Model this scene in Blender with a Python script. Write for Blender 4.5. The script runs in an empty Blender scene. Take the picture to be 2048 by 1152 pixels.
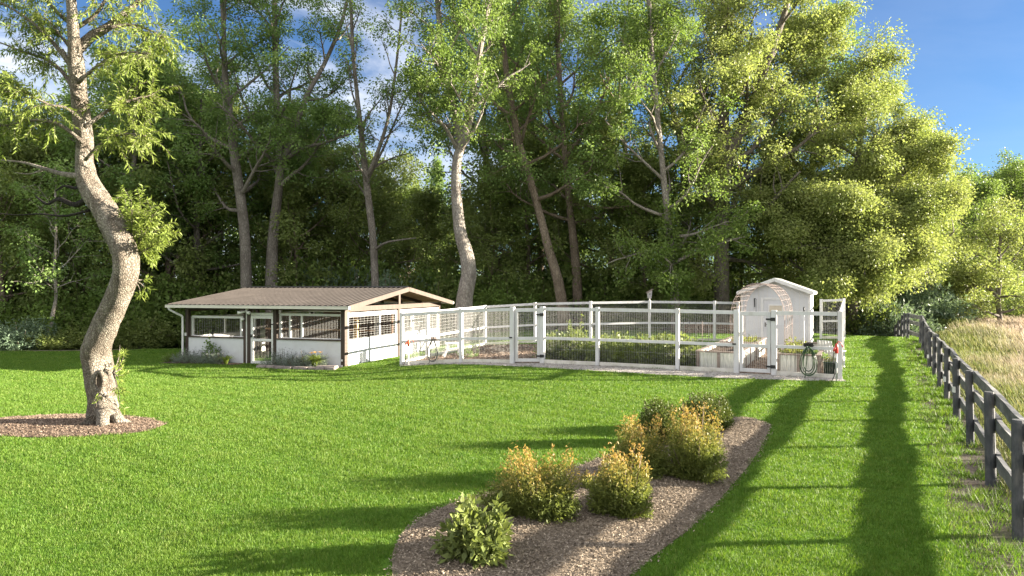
import bpy, math, random
import numpy as np
from mathutils import Vector, Matrix, Quaternion
PI = math.pi
scene = bpy.context.scene
COL = scene.collection
CAM_H = 2.9
K = 2048 * 24.0 / 36.0            # focal length in photograph pixels

# ------------------------------------------------------------------ terrain
def S(a, b, x):
    t = np.clip((np.asarray(x, float) - a) / (b - a), 0, 1)
    return t * t * (3 - 2 * t)
CTRL = []
def base_h(X, Y):
    X = np.asarray(X, float); Y = np.asarray(Y, float)
    z = -0.48 * S(2, -8, X) * S(12, 28, Y)
    z = z + 0.33 * S(24, 33, Y) * S(13, 20, X)
    z = z - 1.5 * np.exp(-(((X - 25) / 6.0) ** 2 + ((Y - 48) / 8.0) ** 2))
    z = z - 0.9 * S(34, 52, Y) * S(-8, -20, X)
    z = z - 0.85 * S(0.3, 5.0, X - (5.83 + 0.55 * (Y - 7.84))) * S(34, 31, Y) - 0.85 * S(31, 34, Y) * S(2.5, 7, X - (5.83 + 0.55 * (Y - 7.84)))
    z = z + 0.8 * S(60, 140, Y)
    z = z + 0.02 * np.sin(X * 0.9 + 0.4) * np.sin(Y * 0.7)
    return z
def H(X, Y):
    X = np.asarray(X, float); Y = np.asarray(Y, float)
    z = base_h(X, Y)
    num = 0; den = 0.35
    for cx, cy, cz in CTRL:
        w = np.exp(-((X - cx) ** 2 + (Y - cy) ** 2) / 10.0)
        num = num + w * (cz - base_h(cx, cy)); den = den + w
    return z + num / den
def at(px, py, d):
    return np.array([(px - 1024) / K * d, d, CAM_H + (576 - py) / K * d])
def gpt(px, d):
    x = (px - 1024) / K * d
    return np.array([x, d, float(H(x, d))])
def gp(px, py):
    d = CAM_H * K / max(py - 576, 20)
    for _ in range(12):
        x = (px - 1024) / K * d
        d = (CAM_H - float(H(x, d))) * K / (py - 576)
    return np.array([(px - 1024) / K * d, d, float(H((px - 1024) / K * d, d))])
def ctl(px, by, d):
    CTRL.append(((px - 1024) / K * d, d, CAM_H - (by - 576) * d / K))
for a in [(803, 729, 28.0), (922, 724, 27.2), (1025, 727, 25.9), (1085, 727, 25.8), (1195, 733, 25.0), (1355, 741, 23.9),
          (1473, 747, 23.1), (1680, 759, 21.5), (970, 690, 36.5), (1070, 688, 36), (1181, 684, 35.5), (1299, 681, 36)]:
    ctl(*a)

def inpoly(X, Y, poly):
    X = np.asarray(X); Y = np.asarray(Y)
    r = np.zeros(X.shape, bool); n = len(poly); j = n - 1
    for i in range(n):
        xi, yi = poly[i][0], poly[i][1]; xj, yj = poly[j][0], poly[j][1]
        c = ((yi > Y) != (yj > Y)) & (X < (xj - xi) * (Y - yi) / ((yj - yi) or 1e-9) + xi)
        r ^= c; j = i
    return r

# ------------------------------------------------------------------ object helpers
def tag(o, label=None, cat=None, group=None, kind=None):
    if label: o['label'] = label
    if cat: o['category'] = cat
    if group: o['group'] = group
    if kind: o['kind'] = kind
    return o
def thing(name, label, cat, loc=(0, 0, 0), rz=0.0, group=None):
    o = bpy.data.objects.new(name, None); COL.objects.link(o)
    o.empty_display_size = 0.2
    o.location = [float(c) for c in loc]; o.rotation_euler = (0, 0, rz)
    return tag(o, label, cat, group)
def mesh_obj(name, V, F4=None, F3=None, mat=None, parent=None, smooth=False, attrs=None):
    V = np.asarray(V, np.float32)
    F4 = np.zeros((0, 4), np.int32) if F4 is None else np.asarray(F4, np.int32).reshape(-1, 4)
    F3 = np.zeros((0, 3), np.int32) if F3 is None else np.asarray(F3, np.int32).reshape(-1, 3)
    me = bpy.data.meshes.new(name)
    me.vertices.add(len(V)); me.vertices.foreach_set('co', V.ravel())
    nl = F4.size + F3.size
    me.loops.add(nl); me.loops.foreach_set('vertex_index', np.concatenate([F4.ravel(), F3.ravel()]))
    npoly = len(F4) + len(F3); me.polygons.add(npoly)
    st = np.concatenate([np.arange(len(F4)) * 4, len(F4) * 4 + np.arange(len(F3)) * 3]).astype(np.int32)
    me.polygons.foreach_set('loop_start', st)
    me.polygons.foreach_set('use_smooth', np.full(npoly, bool(smooth)))
    if attrs:
        for an, av in attrs.items():
            a = me.attributes.new(an, 'FLOAT', 'POINT'); a.data.foreach_set('value', np.asarray(av, np.float32))
    me.update(calc_edges=True); me.validate()
    if mat: me.materials.append(mat)
    o = bpy.data.objects.new(name, me); COL.objects.link(o)
    if parent: o.parent = parent
    return o
BOXF = np.array([[0, 3, 2, 1], [4, 5, 6, 7], [0, 1, 5, 4], [1, 2, 6, 5], [2, 3, 7, 6], [3, 0, 4, 7]])
class MB:
    def __init__(s, off=(0, 0, 0)):
        s.v = []; s.q = []; s.t = []; s.n = 0; s.off = np.asarray(off, float)
    def add(s, V, q=None, t=None):
        V = np.asarray(V, float).reshape(-1, 3)
        if q is not None and len(q): s.q.append(np.asarray(q, int).reshape(-1, 4) + s.n)
        if t is not None and len(t): s.t.append(np.asarray(t, int).reshape(-1, 3) + s.n)
        s.v.append(V); s.n += len(V); return s
    def box(s, x0, x1, y0, y1, z0, z1):
        return s.add([(x0, y0, z0), (x1, y0, z0), (x1, y1, z0), (x0, y1, z0), (x0, y0, z1), (x1, y0, z1), (x1, y1, z1), (x0, y1, z1)], BOXF)
    def hexa(s, pts): return s.add(pts, BOXF)
    def beam(s, P, Q, w, h, up=(0, 0, 1)):
        P = np.asarray(P, float); Q = np.asarray(Q, float); a = Q - P; L = np.linalg.norm(a) or 1; a = a / L
        u = np.asarray(up, float); sd = np.cross(a, u)
        if np.linalg.norm(sd) < 1e-4: sd = np.cross(a, (1, 0, 0))
        sd /= np.linalg.norm(sd); u = np.cross(sd, a)
        sw = sd * w / 2; uh = u * h / 2
        return s.add([P - sw - uh, P + sw - uh, Q + sw - uh, Q - sw - uh, P - sw + uh, P + sw + uh, Q + sw + uh, Q - sw + uh], BOXF)
    def slabz(s, P, Q, t, z0, z1):
        """upright plank along ground points P-Q, following their heights; thickness t across"""
        P = np.asarray(P, float); Q = np.asarray(Q, float); a = (Q - P)[:2]; a = a / (np.linalg.norm(a) or 1)
        n = np.array([-a[1], a[0], 0]) * t / 2; Z0 = np.array([0, 0, z0]); Z1 = np.array([0, 0, z1])
        return s.add([P - n + Z0, Q - n + Z0, Q + n + Z0, P + n + Z0, P - n + Z1, Q - n + Z1, Q + n + Z1, P + n + Z1], BOXF)
    def tube(s, pts, rad, sides=8, cap=True, wob=None, sq=None):
        P = np.asarray(pts, float); n = len(P); rad = np.broadcast_to(np.asarray(rad, float), (n,))
        T = np.gradient(P, axis=0); T /= (np.linalg.norm(T, axis=1)[:, None] + 1e-9)
        u = np.cross(T[0], (0.13, 0.97, 0.2)); u /= np.linalg.norm(u) + 1e-9
        ang = np.arange(sides) * 2 * PI / sides; V = np.zeros((n, sides, 3))
        for i in range(n):
            u = u - T[i] * np.dot(u, T[i]); u /= np.linalg.norm(u) + 1e-9; w = np.cross(T[i], u)
            r = rad[i] * (np.ones(sides) if wob is None else wob(i, ang))
            V[i] = P[i] + (np.cos(ang) * r)[:, None] * u + (np.sin(ang) * r)[:, None] * w
        I = np.arange((n - 1) * sides).reshape(n - 1, sides); J = np.roll(I, -1, axis=1)
        Q = np.stack([I, J, J + sides, I + sides], -1).reshape(-1, 4)
        V = V.reshape(-1, 3); t = None
        if cap:
            V = np.vstack([V, P[0], P[-1]]); a = n * sides; k = np.arange(sides); k2 = np.roll(k, -1)
            t = np.vstack([np.stack([k2, k, np.full(sides, a)], -1), np.stack([k + (n - 1) * sides, k2 + (n - 1) * sides, np.full(sides, a + 1)], -1)])
        return s.add(V, Q, t)
    def cyl(s, x, y, z0, z1, r0, r1=None, sides=14):
        return s.tube([(x, y, z0), (x, y, z1)], [r0, r0 if r1 is None else r1], sides)
    def lathe(s, x, y, prof, sides=18):
        return s.tube([(x, y, p[1] + i * 1e-4) for i, p in enumerate(prof)], [p[0] for p in prof], sides)
    def wires(s, P, Q, z0, z1, sv, sh, r):
        P = np.asarray(P, float); Q = np.asarray(Q, float); L = np.linalg.norm((Q - P)[:2])
        a = (Q - P); a2 = a / L; nrm = np.array([-a2[1], a2[0], 0]); Z = np.array([0, 0, 1.0])
        if sv:
            for t in np.arange(sv / 2, L, sv):
                B = P + a2 * t; s.slim(B + Z * z0, B + Z * z1, a2 * r, nrm * r)
        if sh:
            for z in np.arange(z0 + sh / 2, z1, sh): s.slim(P + Z * z, Q + Z * z, Z * r, nrm * r)
        return s
    def slim(s, A, B, e1, e2):
        s.add([A - e1 - e2, A + e1 - e2, A + e1 + e2, A - e1 + e2, B - e1 - e2, B + e1 - e2, B + e1 + e2, B - e1 + e2],
              [[0, 1, 5, 4], [1, 2, 6, 5], [2, 3, 7, 6], [3, 0, 4, 7]])
    def arr(s):
        V = np.vstack(s.v) - s.off
        return V, (np.vstack(s.q) if s.q else None), (np.vstack(s.t) if s.t else None)
    def build(s, name, mat, parent=None, smooth=False, bevel=0.0, **kw):
        V, q, t = s.arr(); o = mesh_obj(name, V, q, t, mat, parent, smooth, **kw)
        if bevel:
            m = o.modifiers.new('bevel', 'BEVEL'); m.width = bevel; m.segments = 2; m.limit_method = 'ANGLE'
        return o
def spline(pts, n):
    P = np.asarray(pts, float); m = len(P)
    if m < 3: return np.array([P[0] + (P[-1] - P[0]) * t for t in np.linspace(0, 1, n)])
    E = np.vstack([2 * P[0] - P[1], P, 2 * P[-1] - P[-2]]); out = []
    for u in np.linspace(0, m - 1, n):
        i = min(int(u), m - 2); t = u - i; a, b, c, d = E[i], E[i + 1], E[i + 2], E[i + 3]
        out.append(0.5 * ((2 * b) + (-a + c) * t + (2 * a - 5 * b + 4 * c - d) * t * t + (-a + 3 * b - 3 * c + d) * t ** 3))
    return np.array(out)
def copy_tree(o, parent=None):
    c = o.copy(); COL.objects.link(c); c.parent = parent
    for ch in list(o.children): copy_tree(ch, c)
    return c

# ------------------------------------------------------------------ materials
class NT:
    def __init__(s, mat):
        s.t = mat.node_tree; s.t.nodes.clear()
    def n(s, typ, **kw):
        nd = s.t.nodes.new(typ)
        for k, v in kw.items():
            if k.startswith('i_'):
                key = k[2:]; key = int(key) if key.isdigit() else key.replace('_', ' ')
                nd.inputs[key].default_value = v
            else: setattr(nd, k, v)
        return nd
    def l(s, a, b): s.t.links.new(a, b)
    def ramp(s, fac, stops, interp='LINEAR'):
        r = s.n('ShaderNodeValToRGB'); cr = r.color_ramp; cr.interpolation = interp
        while len(cr.elements) < len(stops): cr.elements.new(0.5)
        for e, (p, c) in zip(cr.elements, stops):
            e.position = p; e.color = (c, c, c, 1) if isinstance(c, (int, float)) else (*c, 1)
        s.l(fac, r.inputs['Fac']); return r.outputs['Color']
    def noise(s, vec, scale, detail=4, rough=0.55, dist=0.0):
        n = s.n('ShaderNodeTexNoise', i_Scale=scale, i_Detail=detail, i_Roughness=rough, i_Distortion=dist)
        if vec is not None: s.l(vec, n.inputs['Vector'])
        return n.outputs['Fac']
    def mix(s, fac, a, b, mode='MIX'):
        m = s.n('ShaderNodeMix', data_type='RGBA', blend_type=mode)
        for sock, v in ((m.inputs[0], fac), (m.inputs[6], a), (m.inputs[7], b)):
            if isinstance(v, (int, float)): sock.default_value = v
            elif isinstance(v, tuple): sock.default_value = (*v, 1)
            else: s.l(v, sock)
        return m.outputs[2]
    def math(s, op, a, b=0.0):
        m = s.n('ShaderNodeMath', operation=op)
        for sock, v in ((m.inputs[0], a), (m.inputs[1], b)):
            if isinstance(v, (int, float)): sock.default_value = v
            else: s.l(v, sock)
        return m.outputs[0]
    def bump(s, h, strength=0.4, dist=0.02):
        b = s.n('ShaderNodeBump', i_Strength=strength, i_Distance=dist); s.l(h, b.inputs['Height']); return b.outputs['Normal']
    def out(s, sh):
        o = s.n('ShaderNodeOutputMaterial'); s.l(sh, o.inputs['Surface'])
    def pbr(s, col, rough=0.7, metal=0.0, normal=None, spec=0.4):
        p = s.n('ShaderNodeBsdfPrincipled', i_Metallic=metal)
        p.inputs['Specular IOR Level'].default_value = spec
        for k, v in (('Base Color', col), ('Roughness', rough)):
            if isinstance(v, tuple): p.inputs[k].default_value = (*v, 1)
            elif isinstance(v, (int, float)): p.inputs[k].default_value = v
            else: s.l(v, p.inputs[k])
        if normal is not None: s.l(normal, p.inputs['Normal'])
        return p.outputs['BSDF']
def newmat(name):
    m = bpy.data.materials.new(name); m.use_nodes = True; return m, NT(m)
def surf(name, c1, c2, scale=6.0, rough=0.7, metal=0.0, bump=0.2, bscale=None, stretch=(1, 1, 1), dirt=None, spec=0.4, bdist=0.01):
    m, t = newmat(name); tc = t.n('ShaderNodeTexCoord'); mp = t.n('ShaderNodeMapping'); mp.inputs['Scale'].default_value = stretch
    t.l(tc.outputs['Object'], mp.inputs['Vector']); v = mp.outputs['Vector']
    n1 = t.noise(v, scale, 6, 0.6); col = t.ramp(n1, [(0.3, c1), (0.7, c2)])
    if dirt:
        n2 = t.noise(v, scale * 0.37, 5, 0.65, 0.4); col = t.mix(t.ramp(n2, [(0.52, 0.0), (0.75, 0.75)]), col, dirt)
    nb = t.noise(v, bscale or scale * 6, 5, 0.6)
    t.out(t.pbr(col, rough, metal, t.bump(nb, bump, bdist), spec)); return m
def leafmat(name, cols, trans=0.4, tip=None, rough=0.5, spec=0.25, scale=0.5):
    """cols: three base colours picked per leaf; tip: colour of young growth, mixed by the 'tip' attribute"""
    m, t = newmat(name); g = t.n('ShaderNodeNewGeometry'); tc = t.n('ShaderNodeTexCoord')
    lo = tuple((a + b) / 2 for a, b in zip(cols[0], cols[1])); hi = tuple((a + b) / 2 for a, b in zip(cols[2], cols[1]))
    col = t.ramp(g.outputs['Random Per Island'], [(0.0, lo), (0.5, cols[1]), (1.0, hi)])
    n1 = t.noise(tc.outputs['Object'], scale, 3); col = t.mix(t.ramp(n1, [(0.35, 0.0), (0.7, 0.6)]), col, cols[2]); n0 = t.noise(tc.outputs['Object'], scale * 2.3, 3); col = t.mix(t.ramp(n0, [(0.4, 0.0), (0.7, 0.6)]), col, cols[0])
    if tip:
        a = t.n('ShaderNodeAttribute', attribute_name='tip')
        f = t.math('MULTIPLY', a.outputs['Fac'], t.ramp(g.outputs['Random Per Island'], [(0.1, 0.25), (0.9, 1.0)]))
        col = t.mix(f, col, tip)
    p = t.pbr(col, rough, 0, None, spec)
    tr = t.n('ShaderNodeBsdfTranslucent'); t.l(t.mix(1.0, col, (1.0, 1.0, 0.7), 'MULTIPLY'), tr.inputs['Color'])
    mx = t.n('ShaderNodeMixShader', i_0=trans); t.l(p, mx.inputs[1]); t.l(tr.outputs[0], mx.inputs[2])
    t.out(mx.outputs[0]); return m
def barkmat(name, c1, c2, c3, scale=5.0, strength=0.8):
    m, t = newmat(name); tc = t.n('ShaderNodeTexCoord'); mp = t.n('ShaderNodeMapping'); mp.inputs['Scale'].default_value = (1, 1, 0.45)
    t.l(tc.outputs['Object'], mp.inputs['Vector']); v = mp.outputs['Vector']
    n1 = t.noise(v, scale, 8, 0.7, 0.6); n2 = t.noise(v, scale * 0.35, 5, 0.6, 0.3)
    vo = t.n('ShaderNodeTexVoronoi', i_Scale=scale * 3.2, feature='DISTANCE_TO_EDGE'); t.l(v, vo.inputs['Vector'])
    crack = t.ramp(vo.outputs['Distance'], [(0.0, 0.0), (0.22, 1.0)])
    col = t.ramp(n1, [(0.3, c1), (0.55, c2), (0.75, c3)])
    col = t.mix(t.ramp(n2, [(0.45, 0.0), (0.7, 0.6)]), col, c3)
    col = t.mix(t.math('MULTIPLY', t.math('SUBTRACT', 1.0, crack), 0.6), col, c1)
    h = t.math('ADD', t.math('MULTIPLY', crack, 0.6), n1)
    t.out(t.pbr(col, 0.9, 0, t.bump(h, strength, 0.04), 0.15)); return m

M = {}
M['white'] = surf('white_paint', (0.56, 0.56, 0.55), (0.64, 0.64, 0.63), 5, 0.55, bump=0.15, dirt=(0.52, 0.51, 0.47))
M['white_worn'] = surf('worn_white_paint', (0.50, 0.50, 0.50), (0.59, 0.59, 0.59), 7, 0.7, bump=0.35, bscale=30, stretch=(1, 1, 0.3), dirt=(0.42, 0.40, 0.36))
M['white_base'] = surf('grubby_white_board', (0.48, 0.46, 0.40), (0.62, 0.60, 0.55), 4, 0.8, bump=0.3, dirt=(0.26, 0.24, 0.18))
M['siding'] = surf('painted_siding', (0.50, 0.51, 0.53), (0.54, 0.55, 0.57), 3, 0.6, bump=0.12, dirt=(0.46, 0.46, 0.46))
M['wire'] = surf('galvanised_wire', (0.40, 0.40, 0.40), (0.52, 0.52, 0.50), 20, 0.5, 0.2, bump=0.05)
M['dkwire'] = surf('dull_wire', (0.16, 0.15, 0.14), (0.24, 0.23, 0.21), 20, 0.5, 0.3, bump=0.05)
M['dkbrown'] = surf('dark_stained_timber', (0.030, 0.020, 0.015), (0.055, 0.036, 0.026), 4, 0.65, bump=0.3, bscale=25, stretch=(1, 1, 0.15))
M['brown'] = surf('brown_timber', (0.062, 0.045, 0.036), (0.092, 0.068, 0.055), 4, 0.65, bump=0.3, bscale=25, stretch=(1, 1, 0.2))
M['wood'] = surf('pine_timber', (0.30, 0.17, 0.085), (0.42, 0.26, 0.14), 3, 0.7, bump=0.25, bscale=18, stretch=(1, 0.2, 1))
M['woodbrn'] = surf('brown_boarding', (0.11, 0.066, 0.042), (0.17, 0.10, 0.065), 3, 0.75, bump=0.25, bscale=18, stretch=(1, 1, 0.2))
M['bedwood'] = surf('weathered_timber', (0.15, 0.12, 0.10), (0.25, 0.20, 0.17), 5, 0.8, bump=0.3, bscale=25)
M['galv'] = surf('galvanised_sheet', (0.55, 0.56, 0.52), (0.68, 0.69, 0.66), 3, 0.35, 0.45, bump=0.05)
M['roofmetal'] = surf('brown_roof_metal', (0.040, 0.034, 0.031), (0.056, 0.048, 0.044), 1.6, 0.6, 0.0, bump=0.06, bscale=3, spec=0.2, dirt=(0.070, 0.060, 0.054))
M['gutter'] = surf('cream_gutter_metal', (0.52, 0.50, 0.44), (0.60, 0.58, 0.52), 2, 0.45, bump=0.05, dirt=(0.42, 0.40, 0.33))
M['black'] = surf('black_iron', (0.012, 0.012, 0.013), (0.03, 0.03, 0.03), 12, 0.5, 0.2, bump=0.15)
M['rust'] = surf('rusty_wire', (0.18, 0.13, 0.115), (0.31, 0.26, 0.24), 8, 0.85, 0.1, bump=0.2)
M['fenceblk'] = surf('weathered_black_timber', (0.026, 0.030, 0.036), (0.10, 0.10, 0.104), 7.0, 0.8, bump=0.7, bscale=14, stretch=(1, 1, 0.5), dirt=(0.20, 0.185, 0.17), bdist=0.02)
M['railblk'] = surf('weathered_black_rail', (0.05, 0.053, 0.058), (0.16, 0.158, 0.158), 6, 0.75, bump=0.7, bscale=16, stretch=(0.35, 0.35, 1), dirt=(0.34, 0.33, 0.32), bdist=0.02)
M['hosegreen'] = surf('green_hose', (0.02, 0.05, 0.02), (0.035, 0.08, 0.03), 6, 0.4, bump=0.05)
M['hosegrey'] = surf('grey_hose', (0.05, 0.06, 0.055), (0.12, 0.12, 0.11), 6, 0.4, bump=0.05)
M['red'] = surf('red_enamel', (0.42, 0.035, 0.03), (0.55, 0.06, 0.045), 10, 0.4, bump=0.05)
M['orange'] = surf('orange_enamel', (0.62, 0.10, 0.04), (0.72, 0.15, 0.06), 10, 0.4, bump=0.05)
M['potgreen'] = surf('dark_green_plastic', (0.012, 0.03, 0.016), (0.02, 0.045, 0.022), 10, 0.5, bump=0.1)
M['soil'] = surf('garden_soil', (0.035, 0.022, 0.014), (0.085, 0.055, 0.036), 12, 0.95, bump=0.9, bscale=30, bdist=0.04)
M['stone'] = surf('grey_edging_stone', (0.16, 0.13, 0.12), (0.28, 0.24, 0.22), 5, 0.85, bump=0.5, bscale=20)
M['glass'] = surf('window_blind_glass', (0.42, 0.36, 0.27), (0.55, 0.50, 0.42), 2.0, 0.12, bump=0.02, spec=0.6)
M['lampglass'] = surf('frosted_lamp', (0.7, 0.7, 0.68), (0.8, 0.8, 0.78), 8, 0.3, bump=0.02)
M['birdgrey'] = surf('grey_birdhouse_wood', (0.30, 0.28, 0.28), (0.45, 0.42, 0.42), 8, 0.8, bump=0.3)
M['log'] = surf('split_log', (0.10, 0.06, 0.045), (0.22, 0.14, 0.10), 7, 0.85, bump=0.4)
M['tan'] = surf('sisal_rope_wood', (0.50, 0.30, 0.12), (0.62, 0.40, 0.18), 6, 0.7, bump=0.2)
# ------------------------------------------------------------------ ground, lawn, beds
def fence_x(Y): return 5.83 + 0.55 * (np.asarray(Y, float) - 7.84)
LAWN = [(-70, -10), (-70, 34), (-38, 36), (-24, 37), (-15, 45), (-4, 46), (6, 47), (13, 46.5), (18, 45), (21.5, 43), (21.8, 38),
        (float(fence_x(33)) - 0.3, 33), (float(fence_x(-10)) - 0.3, -10)]
BLD_ROT = math.atan2(-2.6, 7.9)
BLD = np.array([-15.0, 31.35, -0.47]); BW, BD = 8.35, 9.8
_c, _s = math.cos(BLD_ROT), math.sin(BLD_ROT)
def bw(x, y, z=0): return np.array([BLD[0] + _c * x - _s * y, BLD[1] + _s * x + _c * y, BLD[2] + z])
for x in (0, BW / 2, BW):
    for y in (0, BD / 2, BD): p = bw(x, y); CTRL.append((p[0], p[1], BLD[2]))
POLY = {}
def pxpoly(pts): return [tuple(gp(*p)[:2]) for p in pts]
POLY['bed'] = pxpoly([(784, 1112), (803, 1072), (850, 1036), (905, 1010), (985, 988), (1100, 958), (1200, 920), (1300, 882), (1380, 852),
                      (1440, 836), (1500, 838), (1541, 852), (1530, 882), (1500, 932), (1440, 1002), (1380, 1062), (1300, 1122),
                      (1250, 1165), (1150, 1225), (1000, 1255), (860, 1225), (785, 1165)])
POLY['ring'] = pxpoly([(-90, 858), (-40, 843), (0, 839), (60, 835), (140, 831), (220, 832), (300, 840), (334, 850), (300, 864), (250, 871), (170, 876), (80, 878), (0, 875), (-60, 869)])
POLY['gravel'] = pxpoly([(800, 729), (922, 724), (1025, 727), (1085, 727), (1195, 733), (1355, 741), (1473, 747), (1684, 759),
                         (1696, 765), (1600, 763), (1480, 759), (1355, 753), (1200, 744), (1085, 737), (1000, 733), (880, 730), (800, 734)])
POLY['pen'] = pxpoly([(804, 729), (922, 724), (1025, 727), (1085, 727), (1110, 727), (1118, 712), (1120, 696), (1068, 690), (968, 692), (918, 706), (855, 717)])
POLY['soil'] = pxpoly([(1110, 727), (1195, 733), (1390, 742), (1385, 715), (1380, 697), (1190, 690), (1122, 692)])
POLY['path'] = pxpoly([(1390, 742), (1473, 747), (1684, 759), (1682, 735), (1660, 700), (1640, 694), (1520, 690), (1450, 688), (1388, 700)])
POLY['coop'] = [tuple(bw(*p)[:2]) for p in ((-0.1, -0.05), (BW + 0.1, -0.05), (BW + 0.1, BD), (-0.1, BD))]
POLY['coopbed'] = [tuple(bw(*p)[:2]) for p in ((-0.6, -1.0), (3.4, -0.8), (3.45, -0.05), (4.9, -0.05), (4.8, -1.1), (BW + .1, -1.0), (BW + 0.1, 0), (-0.5, 0))]

def axis(lo, flo, fhi, hi, fine, grow=1.25):
    a = list(np.arange(flo, fhi + 1e-6, fine)); st = fine; x = fhi
    while x < hi: st = min(st * grow, 60); x += st; a.append(x)
    st = fine; x = flo
    while x > lo: st = min(st * grow, 60); x -= st; a.insert(0, x)
    return np.array(a)
GX = axis(-500, -34, 36, 500, 0.4); GY = axis(-60, 3, 54, 700, 0.25)
XX, YY = np.meshgrid(GX, GY); ZZ = H(XX, YY)
VG = np.stack([XX, YY, ZZ], -1).reshape(-1, 3)
nx, ny = len(GX), len(GY)
I = (np.arange(ny - 1)[:, None] * nx + np.arange(nx - 1)[None, :]).ravel()
FG = np.stack([I, I + 1, I + 1 + nx, I + nx], -1)
CX = VG[FG].mean(1)

def groundmat():
    m, t = newmat('earth_and_leaf_litter'); tc = t.n('ShaderNodeTexCoord'); v = tc.outputs['Object']
    a = t.noise(v, 0.35, 6, 0.6); b = t.noise(v, 4, 6, 0.65)
    col = t.ramp(b, [(0.3, (0.075, 0.058, 0.045)), (0.55, (0.15, 0.125, 0.10)), (0.75, (0.22, 0.19, 0.155))])
    col = t.mix(t.ramp(a, [(0.42, 0.0), (0.6, 0.65)]), col, (0.055, 0.075, 0.022))
    t.out(t.pbr(col, 0.95, 0, t.bump(b, 0.7, 0.05), 0.1)); return m
def lawnmat():
    m, t = newmat('lawn_turf'); tc = t.n('ShaderNodeTexCoord'); v = tc.outputs['Object']
    a = t.noise(v, 0.45, 5, 0.6); b = t.noise(v, 9, 5, 0.7)
    col = t.ramp(b, [(0.3, (0.045, 0.10, 0.010)), (0.6, (0.085, 0.17, 0.018)), (0.8, (0.12, 0.21, 0.03))])
    col = t.mix(t.ramp(a, [(0.4, 0.0), (0.7, 0.4)]), col, (0.09, 0.17, 0.02))
    t.out(t.pbr(col, 0.9, 0, t.bump(b, 0.8, 0.05), 0.1)); return m
def mulchmat(name, c1, c2, c3):
    m, t = newmat(name); tc = t.n('ShaderNodeTexCoord'); v = tc.outputs['Object']; g = t.n('ShaderNodeNewGeometry')
    a = t.noise(v, 1.3, 5, 0.6); b = t.noise(v, 26, 6, 0.75, 0.6)
    col = t.ramp(b, [(0.3, c1), (0.55, c2), (0.75, c3)])
    col = t.mix(t.ramp(a, [(0.42, 0.0), (0.68, 0.8)]), col, c1)
    r = t.ramp(g.outputs['Random Per Island'], [(0.0, c1), (0.5, c2), (0.93, c3), (1.0, tuple(min(1, x * 1.8) for x in c3))])
    col = t.mix(0.55, col, r)
    t.out(t.pbr(col, 0.95, 0, t.bump(b, 0.9, 0.03), 0.15)); return m
def gravelmat():
    m, t = newmat('pale_gravel'); tc = t.n('ShaderNodeTexCoord'); v = tc.outputs['Object']
    vo = t.n('ShaderNodeTexVoronoi', i_Scale=38); t.l(v, vo.inputs['Vector']); b = t.noise(v, 6, 5)
    col = t.ramp(vo.outputs['Color'], [(0.1, (0.20, 0.185, 0.175)), (0.6, (0.36, 0.34, 0.32)), (0.95, (0.52, 0.49, 0.46))])
    col = t.mix(t.ramp(b, [(0.45, 0.0), (0.7, 0.5)]), col, (0.25, 0.21, 0.17))
    t.out(t.pbr(col, 0.95, 0, t.bump(vo.outputs['Distance'], 0.7, 0.02), 0.15)); return m
M['mulch'] = mulchmat('bark_mulch', (0.095, 0.074, 0.054), (0.245, 0.198, 0.150), (0.44, 0.37, 0.29))
M['penmulch'] = mulchmat('reddish_mulch', (0.115, 0.080, 0.060), (0.24, 0.176, 0.132), (0.39, 0.31, 0.24))
M['lawn'] = lawnmat(); M['ground'] = groundmat(); M['gravel'] = gravelmat()

tag(mesh_obj('ground', VG, FG, None, M['ground'], smooth=True), kind='structure')
inl = inpoly(CX[:, 0], CX[:, 1], LAWN)
VL = VG.copy()
def lawn_edge(Y): return fence_x(Y) - 0.72 - 0.06 * np.sin(Y * 1.7) - 0.04 * np.sin(Y * 4.1 + 1)
near_e = (CX[:, 1] < 38) & (CX[:, 1] > -9) & (CX[:, 0] > fence_x(CX[:, 1]) - 6)
anyin = (VG[FG][:, :, 0] < lawn_edge(VG[FG][:, :, 1])).any(1)
inl = np.where(near_e, anyin, inl)
sel = (VL[:, 1] < 40) & (VL[:, 1] > -10); VL[sel, 0] = np.minimum(VL[sel, 0], lawn_edge(VL[sel, 1]))
VL[:, 2] = H(VL[:, 0], VL[:, 1]) + 0.02
def submesh(V, F):
    u, inv = np.unique(F, return_inverse=True); return V[u], inv.reshape(F.shape)
a, b = submesh(VL, FG[inl]); tag(mesh_obj('lawn', a, b, None, M['lawn'], smooth=True), kind='structure')
# meadow sheet beyond the black fence
mead = (CX[:, 0] > fence_x(CX[:, 1]) + 0.9) & (CX[:, 1] < 95) & (CX[:, 1] > -6) & (CX[:, 0] < 90) & (CX[:, 0] > 6)
m_, t_ = newmat('meadow_floor'); nn = t_.noise(t_.n('ShaderNodeTexCoord').outputs['Object'], 0.6, 5)
t_.out(t_.pbr(t_.ramp(nn, [(0.3, (0.12, 0.13, 0.04)), (0.7, (0.30, 0.24, 0.15))]), 0.95)); M['meadow'] = m_
VM = VG.copy(); VM[:, 2] += 0.012
a, b = submesh(VM, FG[mead]); tag(mesh_obj('meadow', a, b, None, M['meadow'], smooth=True), kind='structure')

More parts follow.
